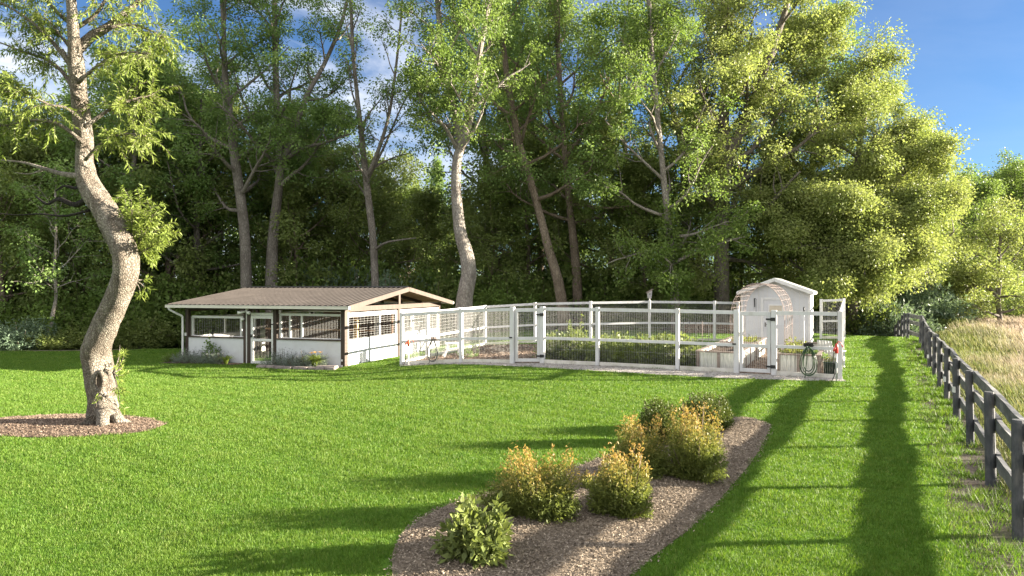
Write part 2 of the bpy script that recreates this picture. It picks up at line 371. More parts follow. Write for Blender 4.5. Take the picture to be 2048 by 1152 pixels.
def patch(name, poly, dz, mat, step, nchips=0, chip=0.03, rng=None, mound=0.0, kind='structure'):
    P = np.array(poly); x0, y0 = P.min(0); x1, y1 = P.max(0)
    # dense rim polygon + interior grid points, triangulated
    rim = []
    for i in range(len(P)):
        p, q = P[i], P[(i + 1) % len(P)]; k = max(1, int(np.linalg.norm(q - p) / step))
        for j in range(k): rim.append(p + (q - p) * j / k)
    gx, gy = np.meshgrid(np.arange(x0, x1, step), np.arange(y0, y1, step)); gx = gx.ravel(); gy = gy.ravel()
    R = np.array(rim); ok = inpoly(gx, gy, P)
    pts = np.stack([gx[ok], gy[ok]], -1)
    if len(pts):
        dm = np.min(np.linalg.norm(pts[:, None, :] - R[None, :, :], axis=2), axis=1); pts = pts[dm > step * 0.45]; dm = dm[dm > step * 0.45]
    else: dm = np.zeros(0)
    from mathutils.geometry import delaunay_2d_cdt
    A = [Vector((float(p[0]), float(p[1]))) for p in list(R) + list(pts)]; n = len(R)
    v2, e2, f2, *_ = delaunay_2d_cdt(A, [(i, (i + 1) % n) for i in range(n)], [list(range(n))], 2, 1e-5)
    V = np.array([[p.x, p.y, 0] for p in v2]); Dm = np.min(np.linalg.norm(V[:, None, :2] - R[None], axis=2), axis=1)
    V[:, 2] = H(V[:, 0], V[:, 1]) + dz + mound * np.clip(Dm / 0.7, 0, 1)
    T = [list(f) for f in f2 if len(f) == 3]
    T = np.array(T); mb = MB(); mb.add(V, None, T)
    if nchips:
        c = np.stack([rng.uniform(x0, x1, nchips * 3), rng.uniform(y0, y1, nchips * 3)], -1); c = c[inpoly(c[:, 0] + rng.normal(0, .05, len(c)), c[:, 1] + rng.normal(0, .05, len(c)), P)][:nchips]
        dd = np.array([0.0] * len(c))
        for i0 in range(0, len(c), 4000): dd[i0:i0 + 4000] = np.min(np.linalg.norm(c[i0:i0 + 4000, None] - R[None], axis=2), axis=1)
        z = H(c[:, 0], c[:, 1]) + dz + mound * np.clip(dd / 0.7, 0, 1)
        n = len(c); L = chip * rng.uniform(0.5, 1.6, n); W = L * rng.uniform(0.2, 0.5, n)
        a = rng.uniform(0, 2 * PI, n); d1 = np.stack([np.cos(a), np.sin(a), rng.normal(0, 0.35, n)], -1)
        d2 = np.stack([-np.sin(a), np.cos(a), rng.normal(0, 0.4, n)], -1)
        C = np.stack([c[:, 0], c[:, 1], z + 0.012], -1)
        Q = np.stack([C - d1 * L[:, None] - d2 * W[:, None], C + d1 * L[:, None] - d2 * W[:, None], C + d1 * L[:, None] + d2 * W[:, None], C - d1 * L[:, None] + d2 * W[:, None]], 1)
        mb.add(Q.reshape(-1, 3), np.arange(n * 4).reshape(n, 4))
    o = mb.build(name, mat); tag(o, kind=kind); return o
rg = np.random.default_rng(5)
patch('mulch_bed', POLY['bed'], 0.03, M['mulch'], 0.25, 85000, 0.0105, rg, 0.05)
patch('mulch_ring', POLY['ring'], 0.03, M['penmulch'], 0.3, 24000, 0.014, rg, 0.04)
patch('gravel_strip', POLY['gravel'], 0.030, M['gravel'], 0.4, 9000, 0.018, rg)
patch('pen_mulch_floor', POLY['pen'], 0.034, M['penmulch'], 0.5, 9000, 0.04, rg)
patch('plot_soil', POLY['soil'], 0.034, M['soil'], 0.5)
patch('gravel_path', POLY['path'], 0.026, M['penmulch'], 0.5, 6000, 0.03, rg)
patch('coop_flower_bed_soil', POLY['coopbed'], 0.026, M['soil'], 0.4)

# ------------------------------------------------------------------ grass blades
def grassmat():
    m, t = newmat('grass_blades'); g = t.n('ShaderNodeNewGeometry'); tc = t.n('ShaderNodeTexCoord'); a = t.n('ShaderNodeAttribute', attribute_name='tip')
    col = t.ramp(g.outputs['Random Per Island'], [(0.0, (0.058, 0.13, 0.010)), (0.55, (0.105, 0.20, 0.020)), (0.95, (0.18, 0.27, 0.05)), (1.0, (0.36, 0.36, 0.15))])
    n1 = t.noise(tc.outputs['Object'], 0.5, 5, 0.65); n2 = t.noise(tc.outputs['Object'], 2.6, 4, 0.6)
    col = t.mix(t.ramp(n1, [(0.4, 0.0), (0.65, 0.5)]), col, (0.15, 0.23, 0.035))
    col = t.mix(t.ramp(n2, [(0.5, 0.0), (0.70, 0.6)]), col, (0.05, 0.13, 0.008))
    n3 = t.noise(tc.outputs['Object'], 1.1, 5, 0.7); col = t.mix(t.ramp(n3, [(0.56, 0.0), (0.74, 0.55)]), col, (0.20, 0.25, 0.06))
    n4 = t.noise(tc.outputs['Object'], 11.0, 3, 0.6); col = t.mix(t.ramp(n4, [(0.52, 0.0), (0.72, 0.5)]), col, (0.04, 0.11, 0.008))
    p = t.pbr(col, 0.55, 0, None, 0.3); tr = t.n('ShaderNodeBsdfTranslucent'); t.l(t.mix(1.0, col, (1.0, 1.0, 0.5), 'MULTIPLY'), tr.inputs[0])
    mx = t.n('ShaderNodeMixShader', i_0=0.42); t.l(p, mx.inputs[1]); t.l(tr.outputs[0], mx.inputs[2]); t.out(mx.outputs[0]); return m
M['grass'] = grassmat()
def lowfreq(X, Y, f, s):
    return np.sin(X * f + s) * np.cos(Y * f * 1.3 + s * 2) + np.sin((X + Y) * f * 0.7 + s * 3) * 0.6 + np.sin((X * 1.7 - Y * 2.1) * f + s) * 0.4
def grass_positions(rng, n_per, dmin, dmax, rho9, p):
    out = []
    edges = np.linspace(dmin, dmax, 60)
    for a, b in zip(edges[:-1], edges[1:]):
        d = (a + b) / 2; hw = 0.80 * d + 2.0; rho = rho9 * min(1.6, (9 / d) ** p); n = int(rho * 2 * hw * (b - a))
        out.append(np.stack([rng.uniform(-hw, hw, n), rng.uniform(a, b, n)], -1))
    return np.vstack(out)
rg = np.random.default_rng(11)
P = grass_positions(rg, 0, 5.2, 47, 4300, 1.6)
ok = inpoly(P[:, 0], P[:, 1], LAWN)
wob = 0.09 * lowfreq(P[:, 0], P[:, 1], 4.0, 1.0) + 0.06 * lowfreq(P[:, 0], P[:, 1], 13.0, 2.0) + rg.normal(0, 0.07, len(P))
for k, pl in POLY.items():
    ok &= ~inpoly(P[:, 0] + wob * 0.8, P[:, 1] + wob * 0.8, pl)
edge = fence_x(P[:, 1]) - P[:, 0]           # thins out towards the bare strip beside the black fence
thr = 0.44 + 0.15 * lowfreq(P[:, 0], P[:, 1], 1.4, 2.0)
ok &= (edge > thr + rg.exponential(0.28, len(P)) - 0.22) | (P[:, 1] > 36)
P = P[ok]; n = len(P); d = P[:, 1]
sc = np.clip(d / 8.0, 0.9, 4.0)
hgt = 0.037 * rg.uniform(0.6, 1.3, n) * (1 + 0.12 * lowfreq(P[:, 0], P[:, 1], 2.1, 0.3)) * (1 + 0.16 * lowfreq(P[:, 0], P[:, 1], 7.3, 1.3)) * (1 + 0.12 * sc)
wd = 0.0038 * sc ** 0.9 * rg.uniform(0.7, 1.3, n)
az = rg.uniform(0, 2 * PI, n); lean = rg.uniform(0.1, 0.75, n); la = rg.uniform(0, 2 * PI, n)
B = np.stack([P[:, 0], P[:, 1], H(P[:, 0], P[:, 1]) + 0.015], -1)
sd = np.stack([np.cos(az), np.sin(az), 0 * az], -1) * wd[:, None]
tp = B + np.stack([np.cos(la) * lean * hgt, np.sin(la) * lean * hgt, hgt], -1)
V = np.stack([B - sd, B + sd, tp], 1).reshape(-1, 3)
tag(mesh_obj('lawn_grass', V, None, np.arange(n * 3).reshape(n, 3), M['grass']), 'short green mown grass covering the lawn', 'grass', kind='stuff')
print('grass blades', n)
rg = np.random.default_rng(13); NW = 330; cy = 3 + 37 * rg.uniform(0, 1, NW) ** 1.4; cx = fence_x(cy) - np.abs(rg.normal(0.2, 0.25, NW)) + 0.1
k = 46; bx = np.repeat(cx, k) + rg.normal(0, .07, NW * k); by = np.repeat(cy, k) + rg.normal(0, .07, NW * k); hh = np.repeat(rg.uniform(.05, .2, NW), k) * rg.uniform(.5, 1.1, NW * k)
B = np.stack([bx, by, H(bx, by)], -1); az = rg.uniform(0, 6.28, len(bx)); la = rg.uniform(0, 6.28, len(bx)); sd = np.stack([np.cos(az), np.sin(az), 0 * az], -1) * (.004 * np.clip(by / 9, .9, 3))[:, None]
tp = B + np.stack([np.cos(la) * .55 * hh, np.sin(la) * .55 * hh, hh], -1); V = np.stack([B - sd, B + sd, tp], 1).reshape(-1, 3)
tag(mesh_obj('fence_line_weeds', V, None, np.arange(len(bx) * 3).reshape(-1, 3), M['grass']), 'ragged grass tufts on the bare strip along the black fence', 'weeds', kind='stuff')

# ------------------------------------------------------------------ meadow grass
def meadowmat():
    m, t = newmat('tall_meadow_grass'); g = t.n('ShaderNodeNewGeometry'); tc = t.n('ShaderNodeTexCoord'); a = t.n('ShaderNodeAttribute', attribute_name='tip')
    tan = t.ramp(g.outputs['Random Per Island'], [(0.0, (0.25, 0.20, 0.135)), (0.5, (0.35, 0.275, 0.21)), (1.0, (0.43, 0.345, 0.28))])
    grn = t.ramp(g.outputs['Random Per Island'], [(0.0, (0.085, 0.12, 0.025)), (0.6, (0.16, 0.18, 0.05)), (1.0, (0.25, 0.23, 0.10))])
    n1 = t.noise(tc.outputs['Object'], 0.22, 4, 0.6)
    f = t.math('ADD', t.math('MULTIPLY', a.outputs['Fac'], 0.75), t.math('MULTIPLY', t.math('SUBTRACT', n1, 0.5), 2.2))
    col = t.mix(t.ramp(f, [(0.15, 0.0), (0.75, 1.0)]), grn, tan)
    p = t.pbr(col, 0.7, 0, None, 0.2); tr = t.n('ShaderNodeBsdfTranslucent'); t.l(col, tr.inputs[0])
    mx = t.n('ShaderNodeMixShader', i_0=0.35); t.l(p, mx.inputs[1]); t.l(tr.outputs[0], mx.inputs[2]); t.out(mx.outputs[0]); return m
M['mgrass'] = meadowmat()
rg = np.random.default_rng(12)
out = []
for a in np.arange(7, 82, 1.5):
    d = a + 0.75; rho = 330 * min(1.4, (12 / d) ** 1.15); x0 = max(float(fence_x(d)) + 0.15, 6); x1 = min(0.83 * d + 3, 80)
    if x1 <= x0: continue
    n = int(rho * (x1 - x0) * 1.5); out.append(np.stack([rg.uniform(x0, x1, n), rg.uniform(a, a + 1.5, n)], -1))
P = np.vstack(out); P = P[P[:, 0] > fence_x(P[:, 1]) + 0.12]
P = P[~((P[:, 1] > 33) & (P[:, 0] < 23.5))]
n = len(P); near = np.clip((P[:, 0] - fence_x(P[:, 1])) / 4.0, 0, 1)
hgt = (0.10 + 0.85 * near) * rg.uniform(0.55, 1.2, n) * (1 + 0.12 * lowfreq(P[:, 0], P[:, 1], 0.8, 1.0)); sc = np.clip(P[:, 1] / 12, 0.8, 4)
wd = 0.0055 * sc * rg.uniform(0.7, 1.4, n); az = rg.uniform(0, 2 * PI, n); la = rg.normal(2.6, 0.9, n); lean = rg.uniform(0.08, 0.5, n)
B = np.stack([P[:, 0], P[:, 1], H(P[:, 0], P[:, 1])], -1); sd = np.stack([np.cos(az), np.sin(az), 0 * az], -1) * wd[:, None]
dr = np.stack([np.cos(la), np.sin(la), 0 * la], -1)
mid = B + dr * (lean * hgt * 0.25)[:, None] + np.array([0, 0, 1]) * (hgt * 0.6)[:, None]
tp = B + dr * (lean * hgt)[:, None] + np.array([0, 0, 1]) * hgt[:, None]
V = np.stack([B - sd * 0.8, B + sd * 0.8, mid + sd, mid - sd, tp + sd * 0.5, tp - sd * 0.5], 1).reshape(-1, 3)
ix = np.arange(n)[:, None] * 6; F = np.vstack([ix + np.array([0, 1, 2, 3]), ix + np.array([3, 2, 4, 5])])
tag(mesh_obj('meadow_grass', V, F, None, M['mgrass'], attrs={'tip': np.tile([0, 0, .6, .6, 1, 1], n) * np.repeat(0.2 + 0.8 * S(1.0, 7.0, P[:, 0] - fence_x(P[:, 1])), 6)}),
    'tall dry tan and green meadow grass beyond the black fence', 'meadow grass', kind='stuff')
print('meadow', n)
# ------------------------------------------------------------------ trees
def leaf_quads(rng, C, A, L, W, droop=0.2, up=0.6):
    """one rhombus leaf per centre C, pointing along A"""
    n = len(C); A = A / (np.linalg.norm(A, axis=1)[:, None] + 1e-9)
    N = rng.normal(0, 1, (n, 3)); N[:, 2] += up * 2
    B = np.cross(A, N); B /= np.linalg.norm(B, axis=1)[:, None] + 1e-9
    L = np.broadcast_to(L, (n,))[:, None]; W = np.broadcast_to(W, (n,))[:, None]
    V = np.stack([C, C + A * L * 0.45 + B * W / 2, C + A * L - np.array([0, 0, 1]) * L * droop, C + A * L * 0.45 - B * W / 2], 1)
    return V.reshape(-1, 3)
def cluster_leaves(rng, cen, rad, n_each, L, W, flat=0.8, droop=0.15, up=0.4):
    cen = np.asarray(cen); k = len(cen); rad = np.broadcast_to(rad, (k,))
    C = np.repeat(cen, n_each, 0); R = np.repeat(rad, n_each)
    D = rng.normal(0, 1, C.shape); D /= np.linalg.norm(D, axis=1)[:, None]
    rr = R * rng.uniform(0, 1, len(C)) ** 0.5
    off = D * rr[:, None]; off[:, 2] *= flat
    A = D + rng.normal(0, 0.6, D.shape); A[:, 2] = A[:, 2] * 0.6 - 0.15
    s = rng.uniform(0.6, 1.3, len(C))
    return leaf_quads(rng, C + off, A, L * s, W * s, droop, up)
def quadmesh(name, V, mat, parent, tip=None):
    n = len(V) // 4
    return mesh_obj(name, V, np.arange(n * 4).reshape(n, 4), None, mat, parent, attrs={'tip': tip} if tip is not None else None)
def unit(v): return v / (np.linalg.norm(v) + 1e-9)
def grow(rng, mb, trunk, rad, spec):
    """limbs > branches > twigs on a trunk polyline; returns leaf-cluster centres"""
    n = len(trunk); cen = []
    T = np.gradient(trunk, axis=0)
    nl = spec['limbs']; t0 = spec['t0']; az = rng.uniform(0, 6.28); Lb = spec['len']; side = spec.get('bias')
    for k in range(nl):
        t = t0 + (1 - t0) * (k + rng.uniform(0, 0.9)) / nl
        i = min(int(t * (n - 1)), n - 2); f = t * (n - 1) - i; P = trunk[i] * (1 - f) + trunk[i + 1] * f
        az += 2.4 + rng.normal(0, 0.35)
        u = (t - t0) / (1 - t0); prof = spec['prof'](u)
        L = Lb * prof * rng.uniform(0.75, 1.2)
        el = math.radians(spec['el0'] + (spec['el1'] - spec['el0']) * u + rng.normal(0, 8))
        D = np.array([math.cos(az) * math.cos(el), math.sin(az) * math.cos(el), math.sin(el)])
        if side is not None: D = unit(D + np.asarray(side) * rng.uniform(0.2, 1))
        pts = [P]; q = P.copy(); dd = D.copy(); m = 7
        for s in range(m):
            dd = unit(dd + rng.normal(0, 0.13, 3) + np.array([0, 0, spec['curl']])); q = q + dd * L / m; pts.append(q.copy())
        pts = np.array(pts); r0 = min(np.interp(t, np.linspace(0, 1, n), rad) * 0.55, 0.035 * L + 0.02)
        mb.tube(pts, np.linspace(r0, r0 * 0.25, m + 1), 6, False)
        for s in range(spec['subs']):
            ts = rng.uniform(spec.get('ts0', 0.25), 1.0); j = min(int(ts * m), m - 1); b = pts[j] + (pts[j + 1] - pts[j]) * (ts * m - j)
            bd = unit(pts[j + 1] - pts[j]); rv = rng.normal(0, 1, 3); rv -= bd * rv.dot(bd); rv = unit(rv); rv[2] *= spec.get('flat', 0.95)
            d2 = unit(bd * 0.7 + rv * 0.9); L2 = L * rng.uniform(0.25, 0.5) * (1.15 - 0.5 * ts) + 0.3
            p2 = [b]; q2 = b.copy(); e = d2.copy()
            for _ in range(4):
                e = unit(e + rng.normal(0, 0.16, 3) + np.array([0, 0, spec['curl'] * 0.6])); q2 = q2 + e * L2 / 4; p2.append(q2.copy())
            p2 = np.array(p2); rr = r0 * 0.3 * (1.1 - 0.6 * ts) + 0.008
            mb.tube(p2, np.linspace(rr, 0.006, 5), 4, False)
            for w in range(spec['twigs']):
                tw = rng.uniform(0.3, 1.0); jj = min(int(tw * 4), 3); c0 = p2[jj] + (p2[jj + 1] - p2[jj]) * (tw * 4 - jj)
                dv = unit(rng.normal(0, 1, 3) * np.array([1, 1, 0.5]) + e * 0.8); c1 = c0 + dv * spec['tw'] * rng.uniform(0.4, 1.1)
                cen.append(c1)
                if spec.get('drawtwig', True): mb.tube([c0, (c0 + c1) / 2 + rng.normal(0, 0.04, 3), c1], [0.014, 0.010, 0.004], 3, False)
    return np.array(cen).reshape(-1, 3)
PROFS = {'round': lambda u: 0.55 + 0.75 * math.sin(PI * min(1, u * 0.85 + 0.15)) * (1 - 0.35 * u),
         'up': lambda u: 1.0 - 0.6 * u, 'oval': lambda u: 0.45 + 0.7 * math.sin(PI * (u * 0.9 + 0.05))}
def wobbler(rng, amp=0.1, k=3):
    ph = rng.uniform(0, 6.28, (k,)); 
    def f(i, ang): return 1 + amp * sum(np.sin((j + 2) * ang + ph[j] + i * 0.35 * (j - 1)) / (j + 1) for j in range(k))
    return f
BARK = {'dark': barkmat('shaded_bark', (0.012, 0.010, 0.009), (0.03, 0.025, 0.022), (0.06, 0.05, 0.045), 5.0),  # first entry: shade put into the bark colour of the crooked tree's bare limbs
        'pale': barkmat('pale_bark', (0.10, 0.085, 0.075), (0.27, 0.24, 0.21), (0.40, 0.38, 0.34), 3.0),
        'grey': barkmat('grey_bark', (0.07, 0.06, 0.052), (0.17, 0.15, 0.13), (0.29, 0.265, 0.235), 3.0),
        'brown': barkmat('brown_bark', (0.07, 0.052, 0.04), (0.19, 0.15, 0.115), (0.31, 0.255, 0.20), 3.0),
        'oak': barkmat('lichen_bark', (0.075, 0.062, 0.05), (0.24, 0.205, 0.165), (0.44, 0.41, 0.35), 10.0, 1.0)}
LEAF = {'deep': leafmat('deep_green_leaves', [(0.095, 0.175, 0.045), (0.150, 0.240, 0.065), (0.21, 0.285, 0.09)], 0.47),
        'mid': leafmat('mid_green_leaves', [(0.095, 0.165, 0.036), (0.155, 0.235, 0.054), (0.225, 0.285, 0.085)], 0.46),
        'bright': leafmat('bright_yellow_green_leaves', [(0.150, 0.210, 0.052), (0.235, 0.290, 0.085), (0.34, 0.36, 0.15)], 0.46),
        'olive': leafmat('olive_leaves', [(0.100, 0.150, 0.038), (0.155, 0.205, 0.055), (0.21, 0.240, 0.08)], 0.45),
        'blue': leafmat('bluish_leaves', [(0.09, 0.14, 0.085), (0.13, 0.19, 0.12), (0.18, 0.235, 0.16)], 0.35),
        'willow': leafmat('narrow_oak_leaves', [(0.110, 0.170, 0.026), (0.17, 0.230, 0.042), (0.26, 0.30, 0.08)], 0.44)}
def traced_tree(name, label, pxs, d, w0, w1, spec, leaf, bark, seed, n_each=60, L=0.16, W=0.10, crad=0.55, forks=(), group=None, extra=None, cat='tree'):
    """trunk given as (px, py[, depth offset]) from the foot up, standing at distance d"""
    rng = np.random.default_rng(seed)
    pts = [at(p[0], p[1], d + (p[2] if len(p) > 2 else 0)) for p in pts_fix(pxs)]
    foot = gpt(pxs[0][0], d); foot[2] -= 0.15; pts[0] = foot
    tr = spline(pts, 26); sc = d / K
    rad = np.linspace(w0 * sc / 2, w1 * sc / 2, 26); rad[0] *= 1.35; rad[1] *= 1.12
    root = thing(name, label, cat, foot, 0, group)
    mb = MB(foot); mb.tube(tr, rad, 14, True, wobbler(rng, 0.08))
    cen = [grow(rng, mb, tr, rad, spec)]
    for fk in forks:
        fp = spline([at(p[0], p[1], d + (p[2] if len(p) > 2 else 0)) for p in fk['px']], 18)
        fr = np.linspace(fk['w'][0] * sc / 2, fk['w'][1] * sc / 2, 18); mb.tube(fp, fr, 10, True, wobbler(rng, 0.06))
        s2 = dict(spec); s2.update(fk.get('spec', {})); cen.append(grow(rng, mb, fp, fr, s2))
    mb.build('trunk', BARK[bark], root, smooth=True)
    C = np.vstack(cen); cut = spec.get('zmin')
    if cut is not None: C = C[C[:, 2] > cut + rng.uniform(-0.5, 0.8, len(C))]
    if spec.get('pxmin') is not None:
        C = C[(1024 + C[:, 0] / C[:, 1] * K) > spec['pxmin'] + rng.normal(0, 20, len(C))]
    V = cluster_leaves(rng, C, crad * rng.uniform(0.6, 1.4, len(C)), n_each, L, W)
    if extra is not None: V = np.vstack([V, extra(rng, tr)])
    quadmesh('crown', V - foot, LEAF[leaf], root)
    return root
def pts_fix(p): return p
SP = dict(limbs=14, t0=0.4, len=5.0, el0=20, el1=60, curl=0.05, subs=6, twigs=4, tw=0.7, prof=PROFS['round'])
def sp(**k): d = dict(SP); d.update(k); return d

traced_tree('slender_forest_tree', 'tall tree with speckled pale trunk rising behind the left end of the coop roof ridge',
            [(496, 640), (492, 560), (489, 470), (480, 390), (467, 300), (458, 220), (450, 150), (447, 60), (440, -60)], 46, 25, 7,
            sp(limbs=18, t0=0.30, len=4.6, el0=15, el1=55, subs=6, twigs=4), 'deep', 'grey', 21, 55, crad=0.6)
traced_tree('forked_forest_tree', 'tall forked tree with pale lower trunk, right of the speckled trunk behind the coop roof',
            [(541, 640), (543, 560), (546, 480), (553, 410), (560, 340), (556, 260), (552, 160), (550, 60), (548, -60)], 47, 24, 8,
            sp(limbs=14, t0=0.42, len=4.6, el0=20, el1=60, subs=6, twigs=4), 'deep', 'grey', 22, 52, crad=0.6,
            forks=[dict(px=[(560, 345), (585, 275), (612, 195), (650, 125, 1), (685, 40, 1), (705, -60, 1)], w=(14, 5), spec=dict(limbs=9, t0=0.15, len=3.2)),
                   dict(px=[(556, 330), (600, 300, -1), (650, 285, -2), (700, 268, -2)], w=(9, 3), spec=dict(limbs=6, t0=0.2, len=2.2))])
traced_tree('sparse_forest_tree', 'thin dark tree with sparse see-through crown standing against the sky behind the coop',
            [(753, 640), (750, 570), (746, 480), (738, 410), (730, 340), (722, 260), (713, 180), (705, 90), (700, -60)], 45, 17, 6,
            sp(limbs=12, t0=0.35, len=2.8, el0=35, el1=60, subs=5, twigs=3, tw=0.6), 'deep', 'grey', 23, 15, crad=0.5,
            forks=[dict(px=[(735, 352), (757, 300), (778, 230), (790, 150), (800, 60), (806, -20)], w=(9, 3), spec=dict(limbs=9, t0=0.2, len=2.2)),
                   dict(px=[(733, 365), (770, 290, 1), (800, 220, 1), (835, 150, 2)], w=(6, 2), spec=dict(limbs=6, t0=0.3, len=1.8)), dict(px=[(749, 500), (770, 486, -1), (800, 480, -1.5), (832, 476, -2)], w=(5, 2), spec=dict(limbs=0))])
traced_tree('sinuous_tree', 'tall tree with smooth pale S-curved trunk just behind the white fence and coop',
            [(924, 640), (930, 590), (938, 548), (932, 505), (921, 470), (915, 420), (912, 370), (914, 320), (921, 285), (908, 220), (893, 150), (880, 60), (870, -60)], 41, 33, 9,
            sp(limbs=10, t0=0.62, len=3.4, el0=20, el1=60, subs=6, twigs=4), 'mid', 'pale', 24, 42, crad=0.55,
            forks=[dict(px=[(919, 300), (938, 235), (950, 150), (968, 60), (990, -60)], w=(20, 7), spec=dict(limbs=11, t0=0.12, len=3.6)),
                   dict(px=[(915, 300), (890, 255, -1), (862, 225, -1), (838, 200, -2)], w=(8, 3), spec=dict(limbs=5, t0=0.3, len=1.8))])
traced_tree('leaning_tree', 'tall tree with brown trunk leaning left, behind the middle of the white fence',
            [(1132, 640), (1118, 570), (1098, 500), (1080, 430), (1060, 360), (1042, 300), (1025, 220), (1010, 120), (1000, 0), (995, -60)], 46, 22, 7,
            sp(limbs=18, t0=0.38, len=4.6, el0=10, el1=55, subs=6, twigs=4), 'deep', 'brown', 25, 62, crad=0.65)
traced_tree('upright_forest_tree', 'straight grey-trunked tree standing right beside the leaning trunk behind the fence',
            [(1157, 640), (1154, 560), (1147, 480), (1138, 400), (1130, 310), (1122, 200), (1115, 80), (1110, -60)], 49, 19, 7,
            sp(limbs=20, t0=0.32, len=4.8, el0=10, el1=55, subs=6, twigs=4), 'mid', 'brown', 26, 62, crad=0.65)
def ivy(rng, tr):
    c = np.repeat(tr[:12], 40, 0) + rng.normal(0, 0.35, (480, 3)) * np.array([1, 1, 1.2])
    return cluster_leaves(rng, c[c[:, 2] > 1.0], 0.35, 14, 0.17, 0.13)
traced_tree('ivy_clad_tree', 'tree with leafy sprouts on its lit lower trunk behind the birdhouse post',
            [(1354, 640), (1349, 580), (1344, 520), (1336, 440), (1326, 340), (1314, 220), (1302, 80), (1296, -60)], 44, 19, 7,
            sp(limbs=22, t0=0.2, len=4.4, el0=5, el1=55, subs=6, twigs=4), 'mid', 'pale', 27, 66, crad=0.6, extra=ivy)
traced_tree('forest_tree', 'grey forked tree between the ivy-sprouted trunk and the big dark-trunked tree',
            [(1379, 650), (1378, 560), (1376, 470), (1371, 380), (1366, 300), (1345, 220), (1322, 130), (1300, -40)], 53, 26, 8,
            sp(limbs=20, t0=0.36, len=5.0, el0=10, el1=60, subs=6, twigs=4), 'mid', 'grey', 28, 62, crad=0.65)
traced_tree('great_tree', 'largest tree with thick dark trunk forking high, left of the white shed',
            [(1442, 645), (1443, 560), (1444, 470), (1447, 390), (1451, 320), (1447, 240), (1452, 150), (1446, 60), (1440, -80)], 48, 36, 10,
            sp(limbs=24, t0=0.14, len=5.6, el0=0, el1=60, subs=7, twigs=4, zmin=2.2), 'bright', 'grey', 29, 72, L=0.165, W=0.12, crad=0.75,
            forks=[dict(px=[(1450, 325), (1482, 262), (1508, 200), (1535, 120, -1), (1568, 30, -1), (1590, -60, -1)], w=(24, 8), spec=dict(limbs=14, t0=0.15, len=4.6)),
                   dict(px=[(1482, 262), (1540, 200, 1), (1600, 130, 2), (1660, 60, 2)], w=(12, 4), spec=dict(limbs=11, t0=0.2, len=3.0, zmin=None))])
LS = dict(limbs=7, t0=0.25, len=2.6, el0=-10, el1=35, zmin=0.9)
LOWM = [dict(px=[(1702, 545), (1670, 500, -2), (1625, 490, -4), (1580, 500, -5)], w=(9, 3), spec=LS), dict(px=[(1702, 520), (1640, 460, -1), (1570, 440, -2), (1510, 430, -2)], w=(9, 3), spec=LS),
        dict(px=[(1702, 560), (1715, 530, -3), (1722, 530, -5), (1730, 548, -7)], w=(9, 3), spec=LS), dict(px=[(1702, 550), (1760, 510, -2), (1800, 505, -4), (1830, 520, -5)], w=(9, 3), spec=LS),
        dict(px=[(1702, 500), (1690, 440, -3), (1675, 420, -5), (1660, 430, -6)], w=(9, 3), spec=LS), dict(px=[(1702, 480), (1770, 430, -3), (1820, 420, -4), (1870, 440, -4)], w=(9, 3), spec=LS),
        dict(px=[(1702, 570), (1690, 560, -3), (1676, 566, -5), (1668, 580, -6)], w=(7, 3), spec=LS), dict(px=[(1702, 565), (1735, 560, -3), (1752, 575, -5)], w=(7, 3), spec=LS)]
traced_tree('spreading_maple', 'broad bright yellow-green tree hanging low behind the white shed',
            [(1706, 650), (1704, 600), (1700, 540), (1700, 480), (1706, 400), (1716, 320), (1728, 240), (1745, 190)], 48.5, 22, 7,
            sp(limbs=30, t0=0.10, len=6.0, el0=0, el1=62, curl=0.02, subs=7, twigs=4, prof=lambda u: 1.12 - 0.62 * u, zmin=2.2), 'bright', 'grey', 30, 125, L=0.145, W=0.105, crad=0.9,
            forks=LOWM + [dict(px=[(1700, 520), (1660, 430, 1), (1620, 360, 2), (1570, 300, 2)], w=(14, 5), spec=dict(limbs=9, t0=0.3, len=3.5, zmin=2)),
                   dict(px=[(1702, 500), (1760, 420, -1), (1800, 350, -2), (1830, 290, -2)], w=(14, 5), spec=dict(limbs=10, t0=0.3, len=3.2, zmin=2))])
traced_tree('rounded_maple', 'rounded yellow-green tree stepping down to the right of the broad low-hanging tree',
            [(1850, 650), (1848, 590), (1846, 520), (1845, 450), (1848, 380), (1855, 320)], 56, 24, 6,
            sp(limbs=24, t0=0.08, len=4.8, el0=0, el1=60, subs=6, twigs=4, prof=lambda u: 1.1 - 0.6 * u, zmin=1.5), 'bright', 'grey', 31, 100, L=0.15, W=0.105, crad=0.9)
traced_tree('meadow_tree', 'open tree with crooked dark limbs standing in the meadow at the right edge',
            [(2003, 690), (2000, 640), (1996, 590), (2003, 540), (1998, 500), (2010, 450)], 52, 12, 5,
            sp(limbs=14, t0=0.2, len=3.6, el0=5, el1=50, subs=6, twigs=4, zmin=1.2), 'bright', 'grey', 32, 45, crad=0.6,
            forks=[dict(px=[(1998, 600), (1980, 578), (1955, 572), (1925, 585)], w=(8, 3), spec=dict(limbs=6, t0=0.3, len=1.6))])
traced_tree('hazy_tree', 'pale green tree on the skyline beyond the meadow, far right',
            [(2030, 660), (2030, 560), (2034, 480), (2030, 420), (2028, 380)], 80, 18, 6,
            sp(limbs=26, t0=0.08, len=6.2, el0=0, el1=60, subs=6, twigs=4, prof=lambda u: 1.1 - 0.6 * u), 'mid', 'grey', 33, 40, L=0.22, W=0.14, crad=1.0)
traced_tree('hazy_tree', 'pale green tree between the rounded yellow-green tree and the far right skyline tree',
            [(1945, 660), (1946, 560), (1950, 460), (1950, 395)], 76, 18, 6,
            sp(limbs=24, t0=0.08, len=5.5, el0=0, el1=60, subs=6, twigs=4, prof=lambda u: 1.1 - 0.6 * u), 'mid', 'grey', 34, 40, L=0.22, W=0.14, crad=1.0)

